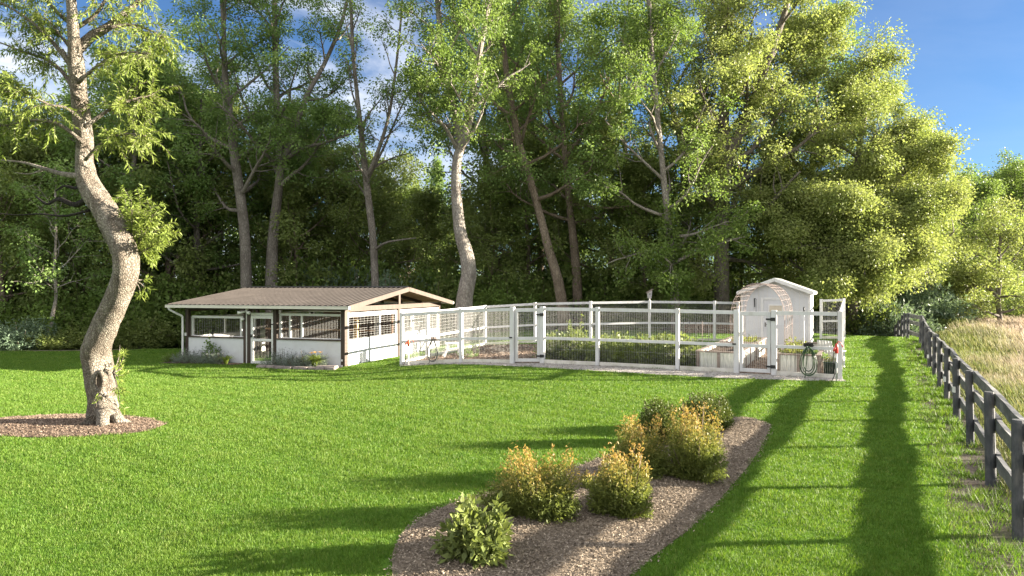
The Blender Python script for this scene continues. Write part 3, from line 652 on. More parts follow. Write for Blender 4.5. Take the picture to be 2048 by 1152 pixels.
traced_tree('pale_trunked_tree', 'slim tree with chalky pale lower trunk in the dark wood at far left', [(96, 700), (100, 660), (107, 620), (112, 590), (108, 540), (112, 470), (110, 380)], 41, 9, 3,
            sp(limbs=12, t0=0.5, len=2.6, subs=5, twigs=3), 'deep', 'pale', 36, 34, crad=0.6)

# generic forest trees, copied through the wood
def proto(seed, hgt, r0, spec, leaf, bark, n_each, L, W, crad, bend=0.5):
    n_each = int(n_each * 1.25); L *= 1.15
    rng = np.random.default_rng(seed)
    pts = [np.array([0, 0, -0.3])] + [np.array([rng.normal(0, bend) * t, rng.normal(0, bend) * t, hgt * t]) for t in (0.25, 0.5, 0.75, 1.0)]
    tr = spline(pts, 20); rad = np.linspace(r0, r0 * 0.2, 20); rad[0] *= 1.3
    root = thing('forest_tree', None, None); mb = MB(); mb.tube(tr, rad, 9, True, wobbler(rng))
    cen = grow(rng, mb, tr, rad, spec); mb.build('trunk', BARK[bark], root, smooth=True)
    quadmesh('crown', cluster_leaves(rng, cen, crad * rng.uniform(0.6, 1.4, len(cen)), n_each, L, W), LEAF[leaf], root)
    return root
PR = [proto(41, 22, 0.36, sp(limbs=20, t0=0.25, len=5.2, el0=5, el1=55, drawtwig=False), 'deep', 'grey', 40, 0.2, 0.13, 0.8),
      proto(42, 19, 0.30, sp(limbs=20, t0=0.18, len=5.0, el0=0, el1=55, drawtwig=False), 'mid', 'brown', 40, 0.2, 0.13, 0.8),
      proto(43, 24, 0.34, sp(limbs=16, t0=0.42, len=4.4, el0=15, el1=60, drawtwig=False), 'deep', 'grey', 40, 0.2, 0.13, 0.8),
      proto(44, 14, 0.24, sp(limbs=22, t0=0.06, len=4.8, el0=-5, el1=50, drawtwig=False), 'olive', 'brown', 42, 0.2, 0.13, 0.8)]
PUSED = [False] * 4
def place_tree(k, px, d, top, label, group, name='forest_tree', cat='tree', rz=None, wide=1.0, P=PR, U=PUSED, hs=(22, 19, 24, 14), rng=random.Random(3)):
    o = P[k] if not U[k] else copy_tree(P[k]); U[k] = True
    g = gpt(px, d); o.location = g; o.rotation_euler = (0, 0, rng.uniform(0, 6.28) if rz is None else rz)
    h = (CAM_H + (576 - top) / K * d) - g[2]; s = h / hs[k]; w = wide * s ** 0.5
    o.scale = (w, w, s); o.name = name; tag(o, label, cat, group); return o
WOOD = [  # prototype, px, distance, py of the top
    ('L', [(1, -40, 47, 190), (0, 30, 56, 260), (3, 70, 50, 300), (2, 110, 60, 290), (0, 190, 54, 230), (1, 235, 62, 190), (3, 150, 48, 300), (2, 300, 55, 150), (0, 345, 60, 200), (1, 400, 57, 230), (3, 330, 50, 220), (3, 10, 44, 330), (2, 265, 47, 120), (0, 395, 50, 190)]),
    ('C', [(3, 440, 55, 250), (1, 610, 60, 250), (3, 590, 52, 330), (3, 680, 56, 340), (0, 655, 66, 290), (3, 740, 54, 390), (1, 815, 68, 400), (3, 850, 60, 420), (3, 790, 70, 350), (0, 545, 62, 260)]),
    ('R', [(0, 975, 60, 60), (3, 985, 52, 400), (3, 1050, 58, 200), (3, 1060, 53, 330), (1, 1085, 64, 20), (3, 1215, 52, 280), (1, 1250, 60, 60), (3, 1285, 50, 360), (3, 1400, 56, 330), (3, 1480, 58, 300), (0, 1620, 58, 90), (3, 1545, 53, 380), (3, 1775, 60, 430), (1, 1800, 66, 330)]),
    ('H', [(3, 1985, 88, 385), (1, 2060, 86, 350), (3, 1905, 84, 400), (3, 2015, 95, 370), (3, 2055, 66, 470)])]
LBL = {'L': ('shaded broadleaf tree of the dark wood left of the coop', 'forest trees left of the coop'),
       'C': ('deeper-set shaded tree of the wood behind the three tall trees at the coop', 'forest trees behind the coop'),
       'H': ('farthest small tree of the wood line behind the pale skyline trees, far right', 'distant trees beyond the meadow'),
       'R': ('deeper-set tree of the dense wood behind the tall trees along the white fence', 'forest trees behind the white fence')}
for z, lst in WOOD:
    for k, px, d, top in lst: place_tree(k, px, d, top, *LBL[z])

# understorey shrubs along the edge of the wood
def bush_verts(rng, rx, ry, rz, n_shoots, per, L, W, up=0.6, lump=0.25, low=0.0, droop=0.1, inner=0.35):
    """leaves along shoots fanning from the foot to an uneven dome; returns leaf verts, tip factor, shoot polylines"""
    th = rng.uniform(0, 2 * PI, n_shoots); ph = np.arccos(rng.uniform(-0.45, 1, n_shoots))
    lum = 1 + lump * (0.8 * np.sin(3 * th + 1.3) * np.sin(2.5 * ph) + 0.35 * np.clip(rng.normal(0, 1, n_shoots), -2, .35))
    E = np.stack([np.sin(ph) * np.cos(th) * rx, np.sin(ph) * np.sin(th) * ry, np.maximum(0.04, (np.cos(ph) * 0.64 + 0.36) * rz)], -1) * lum[:, None]
    B = E * np.array([0.18, 0.18, 0.0]); Md = (B + E) / 2 + np.stack([E[:, 0] * 0.12, E[:, 1] * 0.12, -E[:, 2] * 0.02], -1)
    t = rng.uniform(inner, 1.0, (n_shoots, per)); T = t[..., None]
    C = (1 - T) ** 2 * B[:, None] + 2 * T * (1 - T) * Md[:, None] + T ** 2 * E[:, None]
    D = (E - B)[:, None, :] / (np.linalg.norm(E - B, axis=1)[:, None, None] + 1e-9)
    A = D * 0.8 + rng.normal(0, 0.7, C.shape); C = (C + rng.normal(0, 0.035 * (rx + rz) / 2, C.shape)).reshape(-1, 3)
    C[:, 2] = np.abs(C[:, 2])
    s = rng.uniform(0.6, 1.3, len(C))
    V = leaf_quads(rng, C, A.reshape(-1, 3), L * s, W * s, droop, up)
    tip = np.repeat(np.clip((t.ravel() - 0.6) / 0.4, 0, 1) * np.clip(C[:, 2] / rz * 1.9 - 0.85, 0, 1), 4)
    return V, tip, (B, Md, E)
def bush(name, label, cat, loc, rx, ry, rz, shoots, per, L, W, mat, seed, group=None, stem=None, stemw=0.012, **kw):
    rng = np.random.default_rng(seed); root = thing(name, label, cat, loc, 0, group)
    V, tip, (B, Md, E) = bush_verts(rng, rx, ry, rz, shoots, per, L, W, **kw)
    quadmesh('foliage', V, mat, root, tip)
    mb = MB(); k = max(1, shoots // 14)
    for b, m, e in list(zip(B, Md, E))[::k]: mb.tube([b - np.array([0, 0, 0.05]), m, e], [stemw, stemw * .8, stemw * .3], 4, False)
    mb.build('stem', stem or BARK['brown'], root)
    return root
SH = [bush('forest_shrub', None, None, (0, 0, 0), 2.2, 2.0, 3.0, 420, 22, 0.2, 0.12, LEAF['mid'], 51, stemw=0.03, inner=0.25),
      bush('forest_shrub', None, None, (0, 0, 0), 2.0, 2.2, 2.4, 420, 22, 0.18, 0.11, LEAF['olive'], 52, stemw=0.03, inner=0.25),
      bush('forest_shrub', None, None, (0, 0, 0), 2.2, 2.0, 2.0, 420, 22, 0.2, 0.07, LEAF['blue'], 53, stemw=0.03, inner=0.25)]
SUSED = [False] * 3
SHR = [('L', [(2, 45, 40, 640), (0, -10, 43, 600), (0, 120, 43, 590), (0, 230, 45, 570), (1, 190, 42, 640), (0, 300, 47, 560), (0, 350, 48, 560), (1, 110, 40, 660), (0, 10, 47, 520), (0, 170, 48, 520), (1, 270, 43, 630)]),
       ('C', [(0, 400, 49, 545), (1, 455, 50, 560), (0, 590, 50, 530), (2, 680, 51, 545), (0, 640, 53, 510), (0, 720, 52, 520), (2, 790, 50, 555), (0, 830, 52, 540), (1, 870, 50, 560), (0, 980, 50, 545), (0, 1020, 48, 560), (1, 1060, 50, 550), (0, 1190, 51, 530), (0, 1230, 50, 560), (1, 1290, 50, 570), (0, 1400, 50, 560), (0, 1330, 53, 520), (0, 1480, 51, 550), (0, 900, 54, 520), (0, 1110, 54, 510)]),
       ('R', [(2, 1660, 52, 560), (1, 1735, 49, 590), (2, 1770, 50, 575), (2, 1795, 47, 620), (2, 1840, 52, 560), (1, 1890, 54, 580), (1, 1935, 60, 590), (0, 1600, 52, 560), (0, 1720, 54, 540), (1, 1815, 56, 560), (0, 1985, 66, 570), (1, 2030, 62, 600), (1, 1880, 50, 632)])]
SLB = {'L': ('dark shrub at the edge of the wood left of the coop', 'shrubs left of the coop'),
       'C': ('dark shrub under the trees behind the coop and the fence', 'shrubs behind the coop and fence'),
       'R': ('green shrub at the wood edge near the far end of the black fence', 'shrubs near the black fence')}
for z, lst in SHR:
    for k, px, d, top in lst: place_tree(k, px, d, top, *SLB[z], name='forest_shrub', cat='shrub', P=SH, U=SUSED, hs=(3.0, 2.4, 2.0), wide=1.15)

# far wood closing the gaps between the trees: a mass no one could count
rg = np.random.default_rng(61); cen = []
for X0 in np.arange(-120, 100, 2.6):
    for d in (98, 108, 118):
        top = 17 + 4 * math.sin(X0 * 0.21 + d) + 3 * math.sin(X0 * 0.57 + d * 2) + rg.normal(0, 1.2)
        if X0 > 25: top = 11 + 2 * math.sin(X0 * 0.3)
        if X0 < -60: top *= 0.9
        for z in np.arange(0.5, top, 2.0):
            r = 3.4 * math.sqrt(max(0.05, 1 - (z / top) ** 2)); a = rg.uniform(0, 6.28, 2)
            for q in a: cen.append((X0 + math.cos(q) * r * rg.uniform(.4, 1), d + math.sin(q) * r, H(X0, d) + z))
cen = np.array(cen)
V = cluster_leaves(rg, cen, 1.5 * rg.uniform(0.7, 1.3, len(cen)), 34, 0.5, 0.36)
n = len(V) // 4
tag(mesh_obj('far_wood', V, np.arange(n * 4).reshape(n, 4), None, LEAF['mid']), 'far green wood closing the view behind the nearer trees', 'wood', kind='stuff')
print('far wood leaves', n)
# lone conifer showing over the far wood
rng = np.random.default_rng(62); g = gpt(874, 84); cr = thing('conifer', 'dark pointed conifer rising above the far wood left of the S-curved trunk', 'tree', g)
ht = CAM_H + (576 - 318) / K * 84 - g[2]
mb = MB(); mb.tube([(0, 0, -0.2), (0, 0, ht)], [0.3, 0.03], 7); cc = []
for k in range(120):
    z = ht * (0.2 + 0.8 * k / 120); L = 3.0 * (1 - k / 120) ** 0.9 * rng.uniform(0.6, 1.1) + 0.15; a = k * 2.4
    e = np.array([math.cos(a) * L, math.sin(a) * L, z - 0.25 * L]); mb.tube([(0, 0, z), e], [0.05, 0.015], 3, False)
    for t in np.linspace(0.2, 1, 6): cc.append(np.array([0, 0, z]) * (1 - t) + e * t)
mb.build('trunk', BARK['grey'], cr); quadmesh('crown', cluster_leaves(rng, np.array(cc), 0.45, 16, 0.3, 0.08), LEAF['deep'], cr)

# ------------------------------------------------------------------ the crooked foreground tree
rng = np.random.default_rng(71); d0 = 14.1
foot = gp(207, 852); foot[2] -= 0.06; d0 = foot[1]
fg = thing('crooked_oak', 'crooked tree with thick lichen-pale trunk standing alone in a mulch ring on the lawn', 'tree', foot)
mb = MB(foot)
tk = [(209, 856, 100), (208, 838, 80), (205, 800, 66), (199, 760, 66), (193, 715, 70), (193, 690, 70), (208, 655, 64), (226, 615, 56), (243, 575, 54), (252, 540, 58), (249, 505, 62),
      (234, 465, 62), (212, 425, 56), (190, 390, 54), (174, 360, 52), (168, 320, 44), (169, 280, 40), (163, 235, 38), (157, 180, 36), (152, 130, 38), (148, 85, 30), (145, 40, 24), (142, 0, 20), (138, -50, 15), (132, -110, 10)]
TR = spline([at(p[0], p[1], d0 + 0.35 * math.sin(i * 0.5)) for i, p in enumerate(tk)], 90)
RD = np.interp(np.linspace(0, 1, 90), np.linspace(0, 1, len(tk)), [p[2] * .80 for p in tk]) * d0 / K / 2
wb = rng.normal(0, 1, (90, 24)); wb = (wb + np.roll(wb, 1, 0) + np.roll(wb, 1, 1) + np.roll(wb, 2, 0)) / 4
fl = wobbler(rng, 0.16, 4); g2 = wobbler(rng, 0.05)
def fgw(i, ang): return (fl(i, ang) if i < 6 else g2(i, ang)) + 0.07 * wb[i]
mb.tube(TR, RD, 24, True, fgw)
for a, L in ((0.1, .4), (2.6, .2), (5.2, .3)):      # root flare
    b = foot + np.array([0, 0, 0.0]); e = np.array([math.cos(a), math.sin(a), 0])
    mb.tube([b + e * 0.18 + (0, 0, 0.36), b + e * 0.33 + (0, 0, 0.13), b + e * (0.34 + L * .6) + (0, 0, 0.05), b + e * (0.4 + L) + (0, 0, -0.06)], [0.13, 0.12, 0.07, 0.02], 9, True)
LIMBS = [[(150, 105), (180, 75), (215, 55), (245, 30), (272, 8), (300, -25), (330, -60)], [(158, 200), (130, 150), (95, 120), (50, 105), (0, 85)],
         [(166, 285), (120, 250), (70, 240), (20, 250), (-30, 255)], [(155, 150), (110, 90), (70, 50), (20, 15), (-40, -10)],
         [(168, 255), (215, 222), (262, 200), (305, 190)], [(170, 320), (205, 285), (250, 268), (292, 272)], [(157, 165), (205, 125), (255, 105), (300, 108)],
         [(145, 50), (110, 20), (80, -20), (60, -60)], [(146, 60), (190, 30), (215, -10), (230, -60)], [(215, 55), (260, 50), (300, 60), (325, 75)], [(163, 240), (130, 215), (100, 210), (60, 190), (20, 180)], [(150, 110), (120, 70), (95, 40), (60, 30)]]
LW = [22, 10, 9, 10, 9, 7, 8, 10, 10, 8, 7, 6]
tw = []
for L, w in zip(LIMBS, LW):
    o = rng.uniform(-1.3, 1.3); m = len(L)
    pts = spline([at(p[0], p[1], d0 + o * i / (m - 1)) for i, p in enumerate(L)], 12)
    mb.tube(pts, np.linspace(w, w * 0.25, 12) * d0 / K / 2, 8, True)
    for k in range(22):
        t = rng.uniform(0.3, 1); i = min(int(t * 11), 10); tw.append((pts[i] + (pts[i + 1] - pts[i]) * (t * 11 - i), unit(pts[i + 1] - pts[i])))
leafC = []; leafA = []
def twig(p, dv, L, r=0.006, gap=0.016, droop=0.16):
    q = p.copy(); pts = [q.copy()]; dd = dv.copy()
    for _ in range(5): dd = unit(dd + np.array([0, 0, -droop]) + rng.normal(0, 0.1, 3)); q = q + dd * L / 5; pts.append(q.copy())
    pts = np.array(pts); mb.tube(pts, np.linspace(r, 0.002, 6), 4, False)
    for s in np.arange(0.12, 1.0, gap / L):
        i = min(int(s * 5), 4); b = pts[i] + (pts[i + 1] - pts[i]) * (s * 5 - i); ax = unit(pts[i + 1] - pts[i]); sd = unit(np.cross(ax, rng.normal(0, 1, 3)))
        leafC.append(b); leafA.append(ax * 0.6 + sd * 0.9 + np.array([0, 0, -0.2]))
for p, ax in tw:
    for _ in range(2):
        dv = unit(ax * 0.6 + rng.normal(0, 0.7, 3)); twig(p, dv, rng.uniform(0.35, 0.8), gap=0.022)
# sprouts on the trunk
def sprout(pp, ends, n, L=0.3, spread=0.35):
    for e in ends:
        o = rng.uniform(-0.35, 0.35); pts = spline([at(pp[0], pp[1], d0 - 0.05), at((pp[0] + e[0]) / 2 + 4, (pp[1] + e[1]) / 2, d0 + o * .6 - 0.1), at(e[0], e[1], d0 + o - 0.1)], 8)
        mb.tube(pts, np.linspace(0.018, 0.004, 8), 5, False)
        for k in range(n):
            i = rng.integers(1, 7); twig(pts[i] + (pts[i + 1] - pts[i]) * rng.uniform(0, 1), unit(unit(pts[7] - pts[0]) + rng.normal(0, 0.55, 3) + (0, 0, 0.3)), rng.uniform(0.6, 1.3) * L, 0.004, 0.014, 0.05)
sprout((258, 515), [(262, 392), (280, 400), (300, 415), (318, 455), (325, 480), (312, 505), (250, 400), (290, 440), (335, 470), (270, 420), (306, 430)], 17)
sprout((268, 560), [(288, 575), (280, 590), (292, 560)], 2, 0.2); sprout((235, 590), [(222, 555), (226, 570)], 2, 0.16)
sprout((226, 745), [(240, 690), (250, 705), (236, 760), (244, 735), (232, 790), (240, 815)], 3, 0.18); sprout((190, 815), [(188, 800)], 2, 0.1)
mb.tube([at(152, 150, d0), at(124, 98, d0 - .2)], [0.06, 0.03], 7)
mb.build('trunk', BARK['oak'], fg, smooth=True)
V = leaf_quads(rng, np.array(leafC), np.array(leafA), 0.115 * rng.uniform(0.7, 1.3, len(leafC)), 0.028, 0.12, 0.4)
quadmesh('crown', V - foot, LEAF['willow'], fg); print('fg leaves', len(leafC))
# knot hole facing the lawn
kb = MB(foot); c = at(198, 762, d0 - 0.345); a = np.linspace(0, 2 * PI, 21)
kb.tube([c + np.array([math.cos(t) * 0.105, -0.005 - 0.02 * math.cos(t) ** 2, math.sin(t) * 0.19]) for t in a], 0.042, 8, False); kb.build('knot_ring', BARK['oak'], fg, smooth=True)
kb = MB(foot); c2 = at(201, 762, d0 - 0.325); kb.add([c2 + np.array([math.cos(t) * 0.085, 0.0, math.sin(t) * 0.165]) for t in a[:-1]] + [c2 + (0.0, 0.08, 0)], None, [[i, (i + 1) % 20, 20] for i in range(20)])
kb.build('knot_hole', BARK['brown'], fg)
# crooked limbs on the shaded side, without leaves; shade is painted into their bark
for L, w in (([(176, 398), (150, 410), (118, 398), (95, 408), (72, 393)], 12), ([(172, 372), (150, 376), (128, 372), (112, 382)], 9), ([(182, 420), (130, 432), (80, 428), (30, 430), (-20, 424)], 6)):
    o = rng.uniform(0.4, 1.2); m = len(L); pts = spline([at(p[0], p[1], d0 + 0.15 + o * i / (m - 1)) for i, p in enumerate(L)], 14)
    q = MB(foot); q.tube(pts, np.linspace(w, w * .3, 14) * d0 / K / 2, 8, True, wobbler(rng, .12)); q.build('shaded_limb', BARK['dark'], fg, smooth=True)
# pale dead limb
db = MB(foot); db.tube(spline([at(158, 352, d0 + .1), at(125, 348, d0 + .3), (at(90, 338, d0 + .5)), at(50, 326, d0 + .7), at(2, 320, d0 + .9)], 12), np.linspace(0.07, 0.012, 12), 7)
db.tube(spline([at(90, 338, d0 + .5), at(60, 348, d0 + .6), at(30, 345, d0 + .7)], 6), np.linspace(0.03, 0.006, 6), 5)
db.build('dead_limb', BARK['pale'], fg, smooth=True)
# ------------------------------------------------------------------ the coop
coop = thing('chicken_coop', 'low white and dark-timber coop with brown ribbed metal gable roof and open mesh sides', 'coop', BLD, BLD_ROT)
W_, D_ = BW, BD; RZ, EZ = 3.37, 2.60; YR = D_ / 2
sl = (RZ - EZ) / (YR + 0.5)
def cpx(px):   # local x on the front wall seen at photo column px
    r = (px - 1024) / K; a = bw(0, 0); b = bw(1, 0); dx, dy = b[0] - a[0], b[1] - a[1]
    return (r * a[1] - a[0]) / (dx - r * dy)
X1, X2 = cpx(500), cpx(546)
# roof: two ribbed slopes, ridge cap, fascia, purlins, gutter
for side, y0, nm in ((1, -0.5, 'front'), (-1, D_ + 0.5, 'back')):
    mb = MB(); xa, xb = -0.55, W_ + 0.55
    def rz(y): return RZ - sl * abs(y - YR)
    mb.hexa([(xa, min(y0, YR), rz(min(y0, YR))), (xb, min(y0, YR), rz(min(y0, YR))), (xb, max(y0, YR), rz(max(y0, YR))), (xa, max(y0, YR), rz(max(y0, YR))),
             (xa, min(y0, YR), rz(min(y0, YR)) + .03), (xb, min(y0, YR), rz(min(y0, YR)) + .03), (xb, max(y0, YR), rz(max(y0, YR)) + .03), (xa, max(y0, YR), rz(max(y0, YR)) + .03)])
    for k, x in enumerate(np.arange(xa + 0.04, xb, 0.26)):
        w0, w1, hh = 0.036, 0.020, 0.024
        za, zb = rz(y0) + .03, RZ + .03
        mb.add([(x - w0, y0, za), (x + w0, y0, za), (x + w1, y0, za + hh), (x - w1, y0, za + hh), (x - w0, YR, zb), (x + w0, YR, zb), (x + w1, YR, zb + hh), (x - w1, YR, zb + hh)], BOXF)
    ro = mb.build('roof', M['roofmetal'], coop)
    if side == 1:
        rc = MB(); rc.add([(xa, YR - .16, RZ + .045), (xb, YR - .16, RZ + .045), (xb, YR, RZ + .095), (xa, YR, RZ + .095), (xa, YR + .16, RZ + .045), (xb, YR + .16, RZ + .045)], [[0, 1, 2, 3], [3, 2, 5, 4]])
        rc.build('ridge_cap', M['black'], ro)
lin = MB()
for y0 in (-0.45, D_ + 0.45):
    ya, yb = sorted((y0, YR)); za = RZ - sl * abs(ya - YR); zb = RZ - sl * abs(yb - YR)
    lin.hexa([(-.5, ya, za - .025), (W_ + .5, ya, za - .025), (W_ + .5, yb, zb - .025), (-.5, yb, zb - .025), (-.5, ya, za - .004), (W_ + .5, ya, za - .004), (W_ + .5, yb, zb - .004), (-.5, yb, zb - .004)])
lin.build('roof_lining', M['wood'], coop)
for x in (-0.56, W_ + 0.56):
    for y0 in (-0.5, D_ + 0.5):
        fa = MB(); fa.beam((x, y0, EZ - .06), (x, YR + (.002 if y0 > 0 else -.002), RZ - .06), 0.04, 0.20); fa.build('barge_board', M['brown'], coop)
g = MB(); g.box(-0.58, W_ + 0.58, -0.60, -0.515, EZ - .115, EZ + .0); g.box(-0.58, W_ + 0.58, -0.612, -0.605, EZ - .02, EZ + .012); g.build('gutter', M['gutter'], coop)
g = MB(); g.box(W_ + 0.585, W_ + 0.60, -0.61, -0.51, EZ - .12, EZ + .01); g.build('gutter_end', M['white'], coop)
g = MB(); g.box(-0.58, W_ + .58, D_ + .515, D_ + .60, EZ - .115, EZ); g.build('gutter', M['gutter'], coop)
g = MB(); g.tube(spline([(-.42, -.56, EZ - .1), (-.40, -.5, EZ - .22), (-.20, -.28, EZ - .40), (-.06, -.14, EZ - .52), (-.04, -.12, EZ - .75), (-.04, -.12, 0.9), (-.04, -.12, 0.0)], 24), 0.05, 8); g.build('downspout', M['white'], coop, smooth=True)
def part(nm, m, *boxes, parent=coop, bevel=0.0):
    b = MB()
    for x in boxes: b.box(*x)
    return b.build(nm, m, parent, bevel=bevel)
pw = 0.16
for x in (0.0, X1 - 0.16, X2, W_ - pw): part('post', M['dkbrown'], (x, x + pw, 0, pw, -0.3, 2.40))
part('post', M['dkbrown'], (X1 - 0.36, X1 - 0.25, 0.0, 0.11, -0.3, 2.40))
part('header_beam', M['dkbrown'], (-0.02, W_ + .02, -0.03, pw - .01, 2.401, 2.56))
for y in (YR - .1, D_ - pw): part('post', M['brown'], (W_ - pw, W_, y, y + pw, -0.4, 2.40))
part('corner_board', M['brown'], (W_ + .003, W_ + .045, -0.01, 0.24, -0.35, 2.36))
part('corner_board', M['brown'], (W_ + .003, W_ + .045, YR - .12, YR + .1, -0.35, 2.36))
part('gable_beam', M['brown'], (W_ + .003, W_ + .06, -0.02, D_, 2.362, 2.58))
part('king_post', M['brown'], (W_ + .004, W_ + .055, YR - .10, YR + .08, 2.585, RZ - .07))
for y in (YR - .1, D_ - pw): part('post', M['dkbrown'], (0, pw, y, y + pw, -0.6, 2.40))
part('tie_beam', M['dkbrown'], (0.01, 0.12, pw + .01, D_ - pw - .01, 2.30, 2.46)); part('back_beam', M['dkbrown'], (0.13, W_ - .17, D_ - .12, D_ - .01, 2.30, 2.46))
raf = MB()
for x in np.arange(1.2, W_ - .3, 1.2):
    for y0 in (0.0, D_): raf.beam((x, y0, EZ - .02), (x, YR, RZ - .12), 0.05, 0.15)
raf.build('rafter', M['dkbrown'], coop)
# low walls with sills
WT = 1.12
for a, b in ((pw, X1 - 0.37), (X2 + pw, W_ - pw)):
    lw = part('low_wall', M['siding'], (a + .003, b - .003, 0.02, 0.12, -0.3, WT)); part('sill', M['dkbrown'], (a + .002, b - .002, -0.03, 0.15, WT + .001, WT + .05), parent=lw)
part('infill_board', M['white'], (X1 - .247, X1 - .163, 0.03, 0.09, -0.1, 2.3))
for ya, yb in ((.17, YR - .11), (YR + .11, D_ - .17)):
    gb = MB(); gb.box(W_ - .10, W_ - .005, ya, yb, -0.4, WT)
    for y in np.arange(ya + .6, yb - .2, 0.6): gb.box(W_ - .02, W_ + .001, y - .006, y + .006, -0.3, WT - .02)
    gb.build('low_wall', M['siding'], coop)
part('low_wall', M['siding'], (.02, .11, .17, YR - .11, -0.6, WT)); part('low_wall', M['siding'], (.02, .11, YR + .07, D_ - .17, -0.6, WT)); part('low_wall', M['siding'], (.12, W_ - .17, D_ - .11, D_ - .02, -0.6, WT))
# screens: frame + mesh
def screen(P, Q, z0, z1, sv, sh, studs=(), fw=0.10, inset=0.0, wire='wire'):
    P = np.asarray(P, float); Q = np.asarray(Q, float); L = np.linalg.norm(Q - P); a = (Q - P) / L
    f = MB(); f.slabz(P, Q, 0.06, z1 - fw, z1)
    f.slabz(P, P + a * fw, 0.061, z0, z1 - fw - .001); f.slabz(Q - a * fw, Q, 0.061, z0, z1 - fw - .001); f.slabz(P + a * (fw + .001), Q - a * (fw + .001), 0.058, z0, z0 + .035)
    for s in studs: f.slabz(P + a * (s - .045), P + a * (s + .045), 0.055, z0 + .036, z1 - fw - .001)
    fr = f.build('screen_frame', M['white'], coop)
    w = MB(); w.wires(P + a * fw, Q - a * fw, z0 + .03, z1 - fw, sv, sh, 0.0024); w.build('wire_mesh', M[wire], fr)
ZF = WT + .052
screen((pw + .02, .22, 0), (X1 - .40, .22, 0), ZF, 2.10, 0.09, 0, (2.75,), wire='dkwire')
screen((X2 + pw + .02, .22, 0), (W_ - pw - .03, .22, 0), ZF, 2.26, 0.075, 0, (0.55, 1.15), wire='wire')
screen((W_ - .05, .20, 0), (W_ - .05, YR - .12, 0), WT + .002, 2.30, 0.30, 0.10, (2.9,), fw=0.17)
screen((W_ - .05, YR + .12, 0), (W_ - .05, D_ - .19, 0), WT + .002, 2.30, 0.30, 0.10, (1.5, 3.2), fw=0.17)
screen((.06, .20, 0), (.06, YR - .12, 0), WT + .002, 2.05, 0.15, 0.15, (2.3,)); screen((.06, YR + .12, 0), (.06, D_ - .19, 0), WT + .002, 2.05, 0.15, 0.15, (2.3,))
screen((.15, D_ - .06, 0), (W_ - .19, D_ - .06, 0), WT + .002, 2.28, 0.10, 0.3, (1.6, 3.2, 4.8, 6.4))
# inner partition and floor
for xa, xb, zt in ((.3, X1 + .3, 2.0), (X1 + .31, W_ - .5, 2.2)):
    pp = MB(); pp.box(xa, xb, 5.2, 5.26, -.1, zt)
    for x in np.arange(xa + .05, xb - .05, 0.12): pp.box(x, x + .045, 5.165, 5.201, -0.1, zt - .02)
    pp.build('partition', M['woodbrn'], coop)
for x in (1.4, X2 + .6, X2 + 2.2): part('inner_post', M['white'], (x, x + .12, 4.9, 5.02, -0.1, 2.35))
part('inner_post', M['tan'], (W_ - 1.5, W_ - 1.3, 3.2, 3.32, -0.1, 2.3)); part('roost_bar', M['wood'], (1.0, W_ - 1.0, 4.3, 4.40, 1.25, 1.33)); part('roost_bar', M['dkbrown'], (X2, W_ - .2, 2.6, 2.68, 1.75, 1.83))
part('coop_floor', M['soil'], (.1, W_ - .1, .12, D_ - .12, -.2, -.02))
part('inner_board', M['white'], (W_ - 3.0, W_ - .35, 1.8, 1.86, 2.28, 2.36))
# door
dr = MB(); xa, xb = X1 + .01, X2 - .01; y0, y1 = .03, .09; zt = 2.15
for b in ((xa, xa + .13, y0, y1, .03, zt), (xb - .10, xb, y0, y1, .03, zt), (xa + .131, xb - .101, y0, y1, zt - .13, zt), (xa + .131, xb - .101, y0, y1, 1.02, 1.13), (xa + .131, xb - .101, y0, y1, .03, .15)): dr.box(*b)
dr.box(xa, xb, y0 + .01, y1 - .01, zt + .01, zt + .12)
do = dr.build('door', M['white'], coop)
w = MB(); w.wires((xa + .13, .06, 0), (xb - .1, .06, 0), .15, zt - .13, .075, .6, .003); w.build('wire_mesh', M['dkwire'], do)
part('handle', M['black'], (xa + .02, xa + .15, -.03, .029, 1.27, 1.31), (xa + .05, xa + .08, -.03, .029, 1.18, 1.26), parent=do)
part('hinge', M['black'], (xb - .12, xb + .02, .012, .029, 1.75, 1.80), parent=do); part('hinge', M['black'], (xb - .12, xb + .02, .012, .029, .35, .40), parent=do)
# flood lamp under the eave, bulkhead light, socket box, ornaments
fl = MB(); fl.lathe(X1 - .1, -.12, [(.0, 2.30), (.05, 2.31), (.06, 2.36), (.03, 2.40)], 12); fl.box(X1 - .16, X1 - .06, -.10, -.031, 2.40, 2.46)
for s in (-1, 1): fl.tube([(X1 - .1, -.14, 2.34), (X1 - .1 + s * .16, -.24, 2.30), (X1 - .1 + s * .30, -.30, 2.28)], [.03, .05, .085], 12)
fl.build('flood_lamp', M['lampglass'], coop, smooth=True)
lt = MB(); lt.tube([(X1 - .34, -.03, 2.0), (X1 - .34, -.10, 2.0), (X1 - .34, -.16, 1.97)], [.07, .08, .03], 12); lt.build('bulkhead_light', M['lampglass'], coop, smooth=True)
part('junction_box', M['white'], (-.02, .09, -.05, -.005, 1.18, 1.32))
part('latch_plate', M['white'], (W_ - .13, W_ - .06, -.03, -.004, .28, .36)); part('latch_plate', M['white'], (W_ - .13, W_ - .06, -.03, -.004, .05, .12))
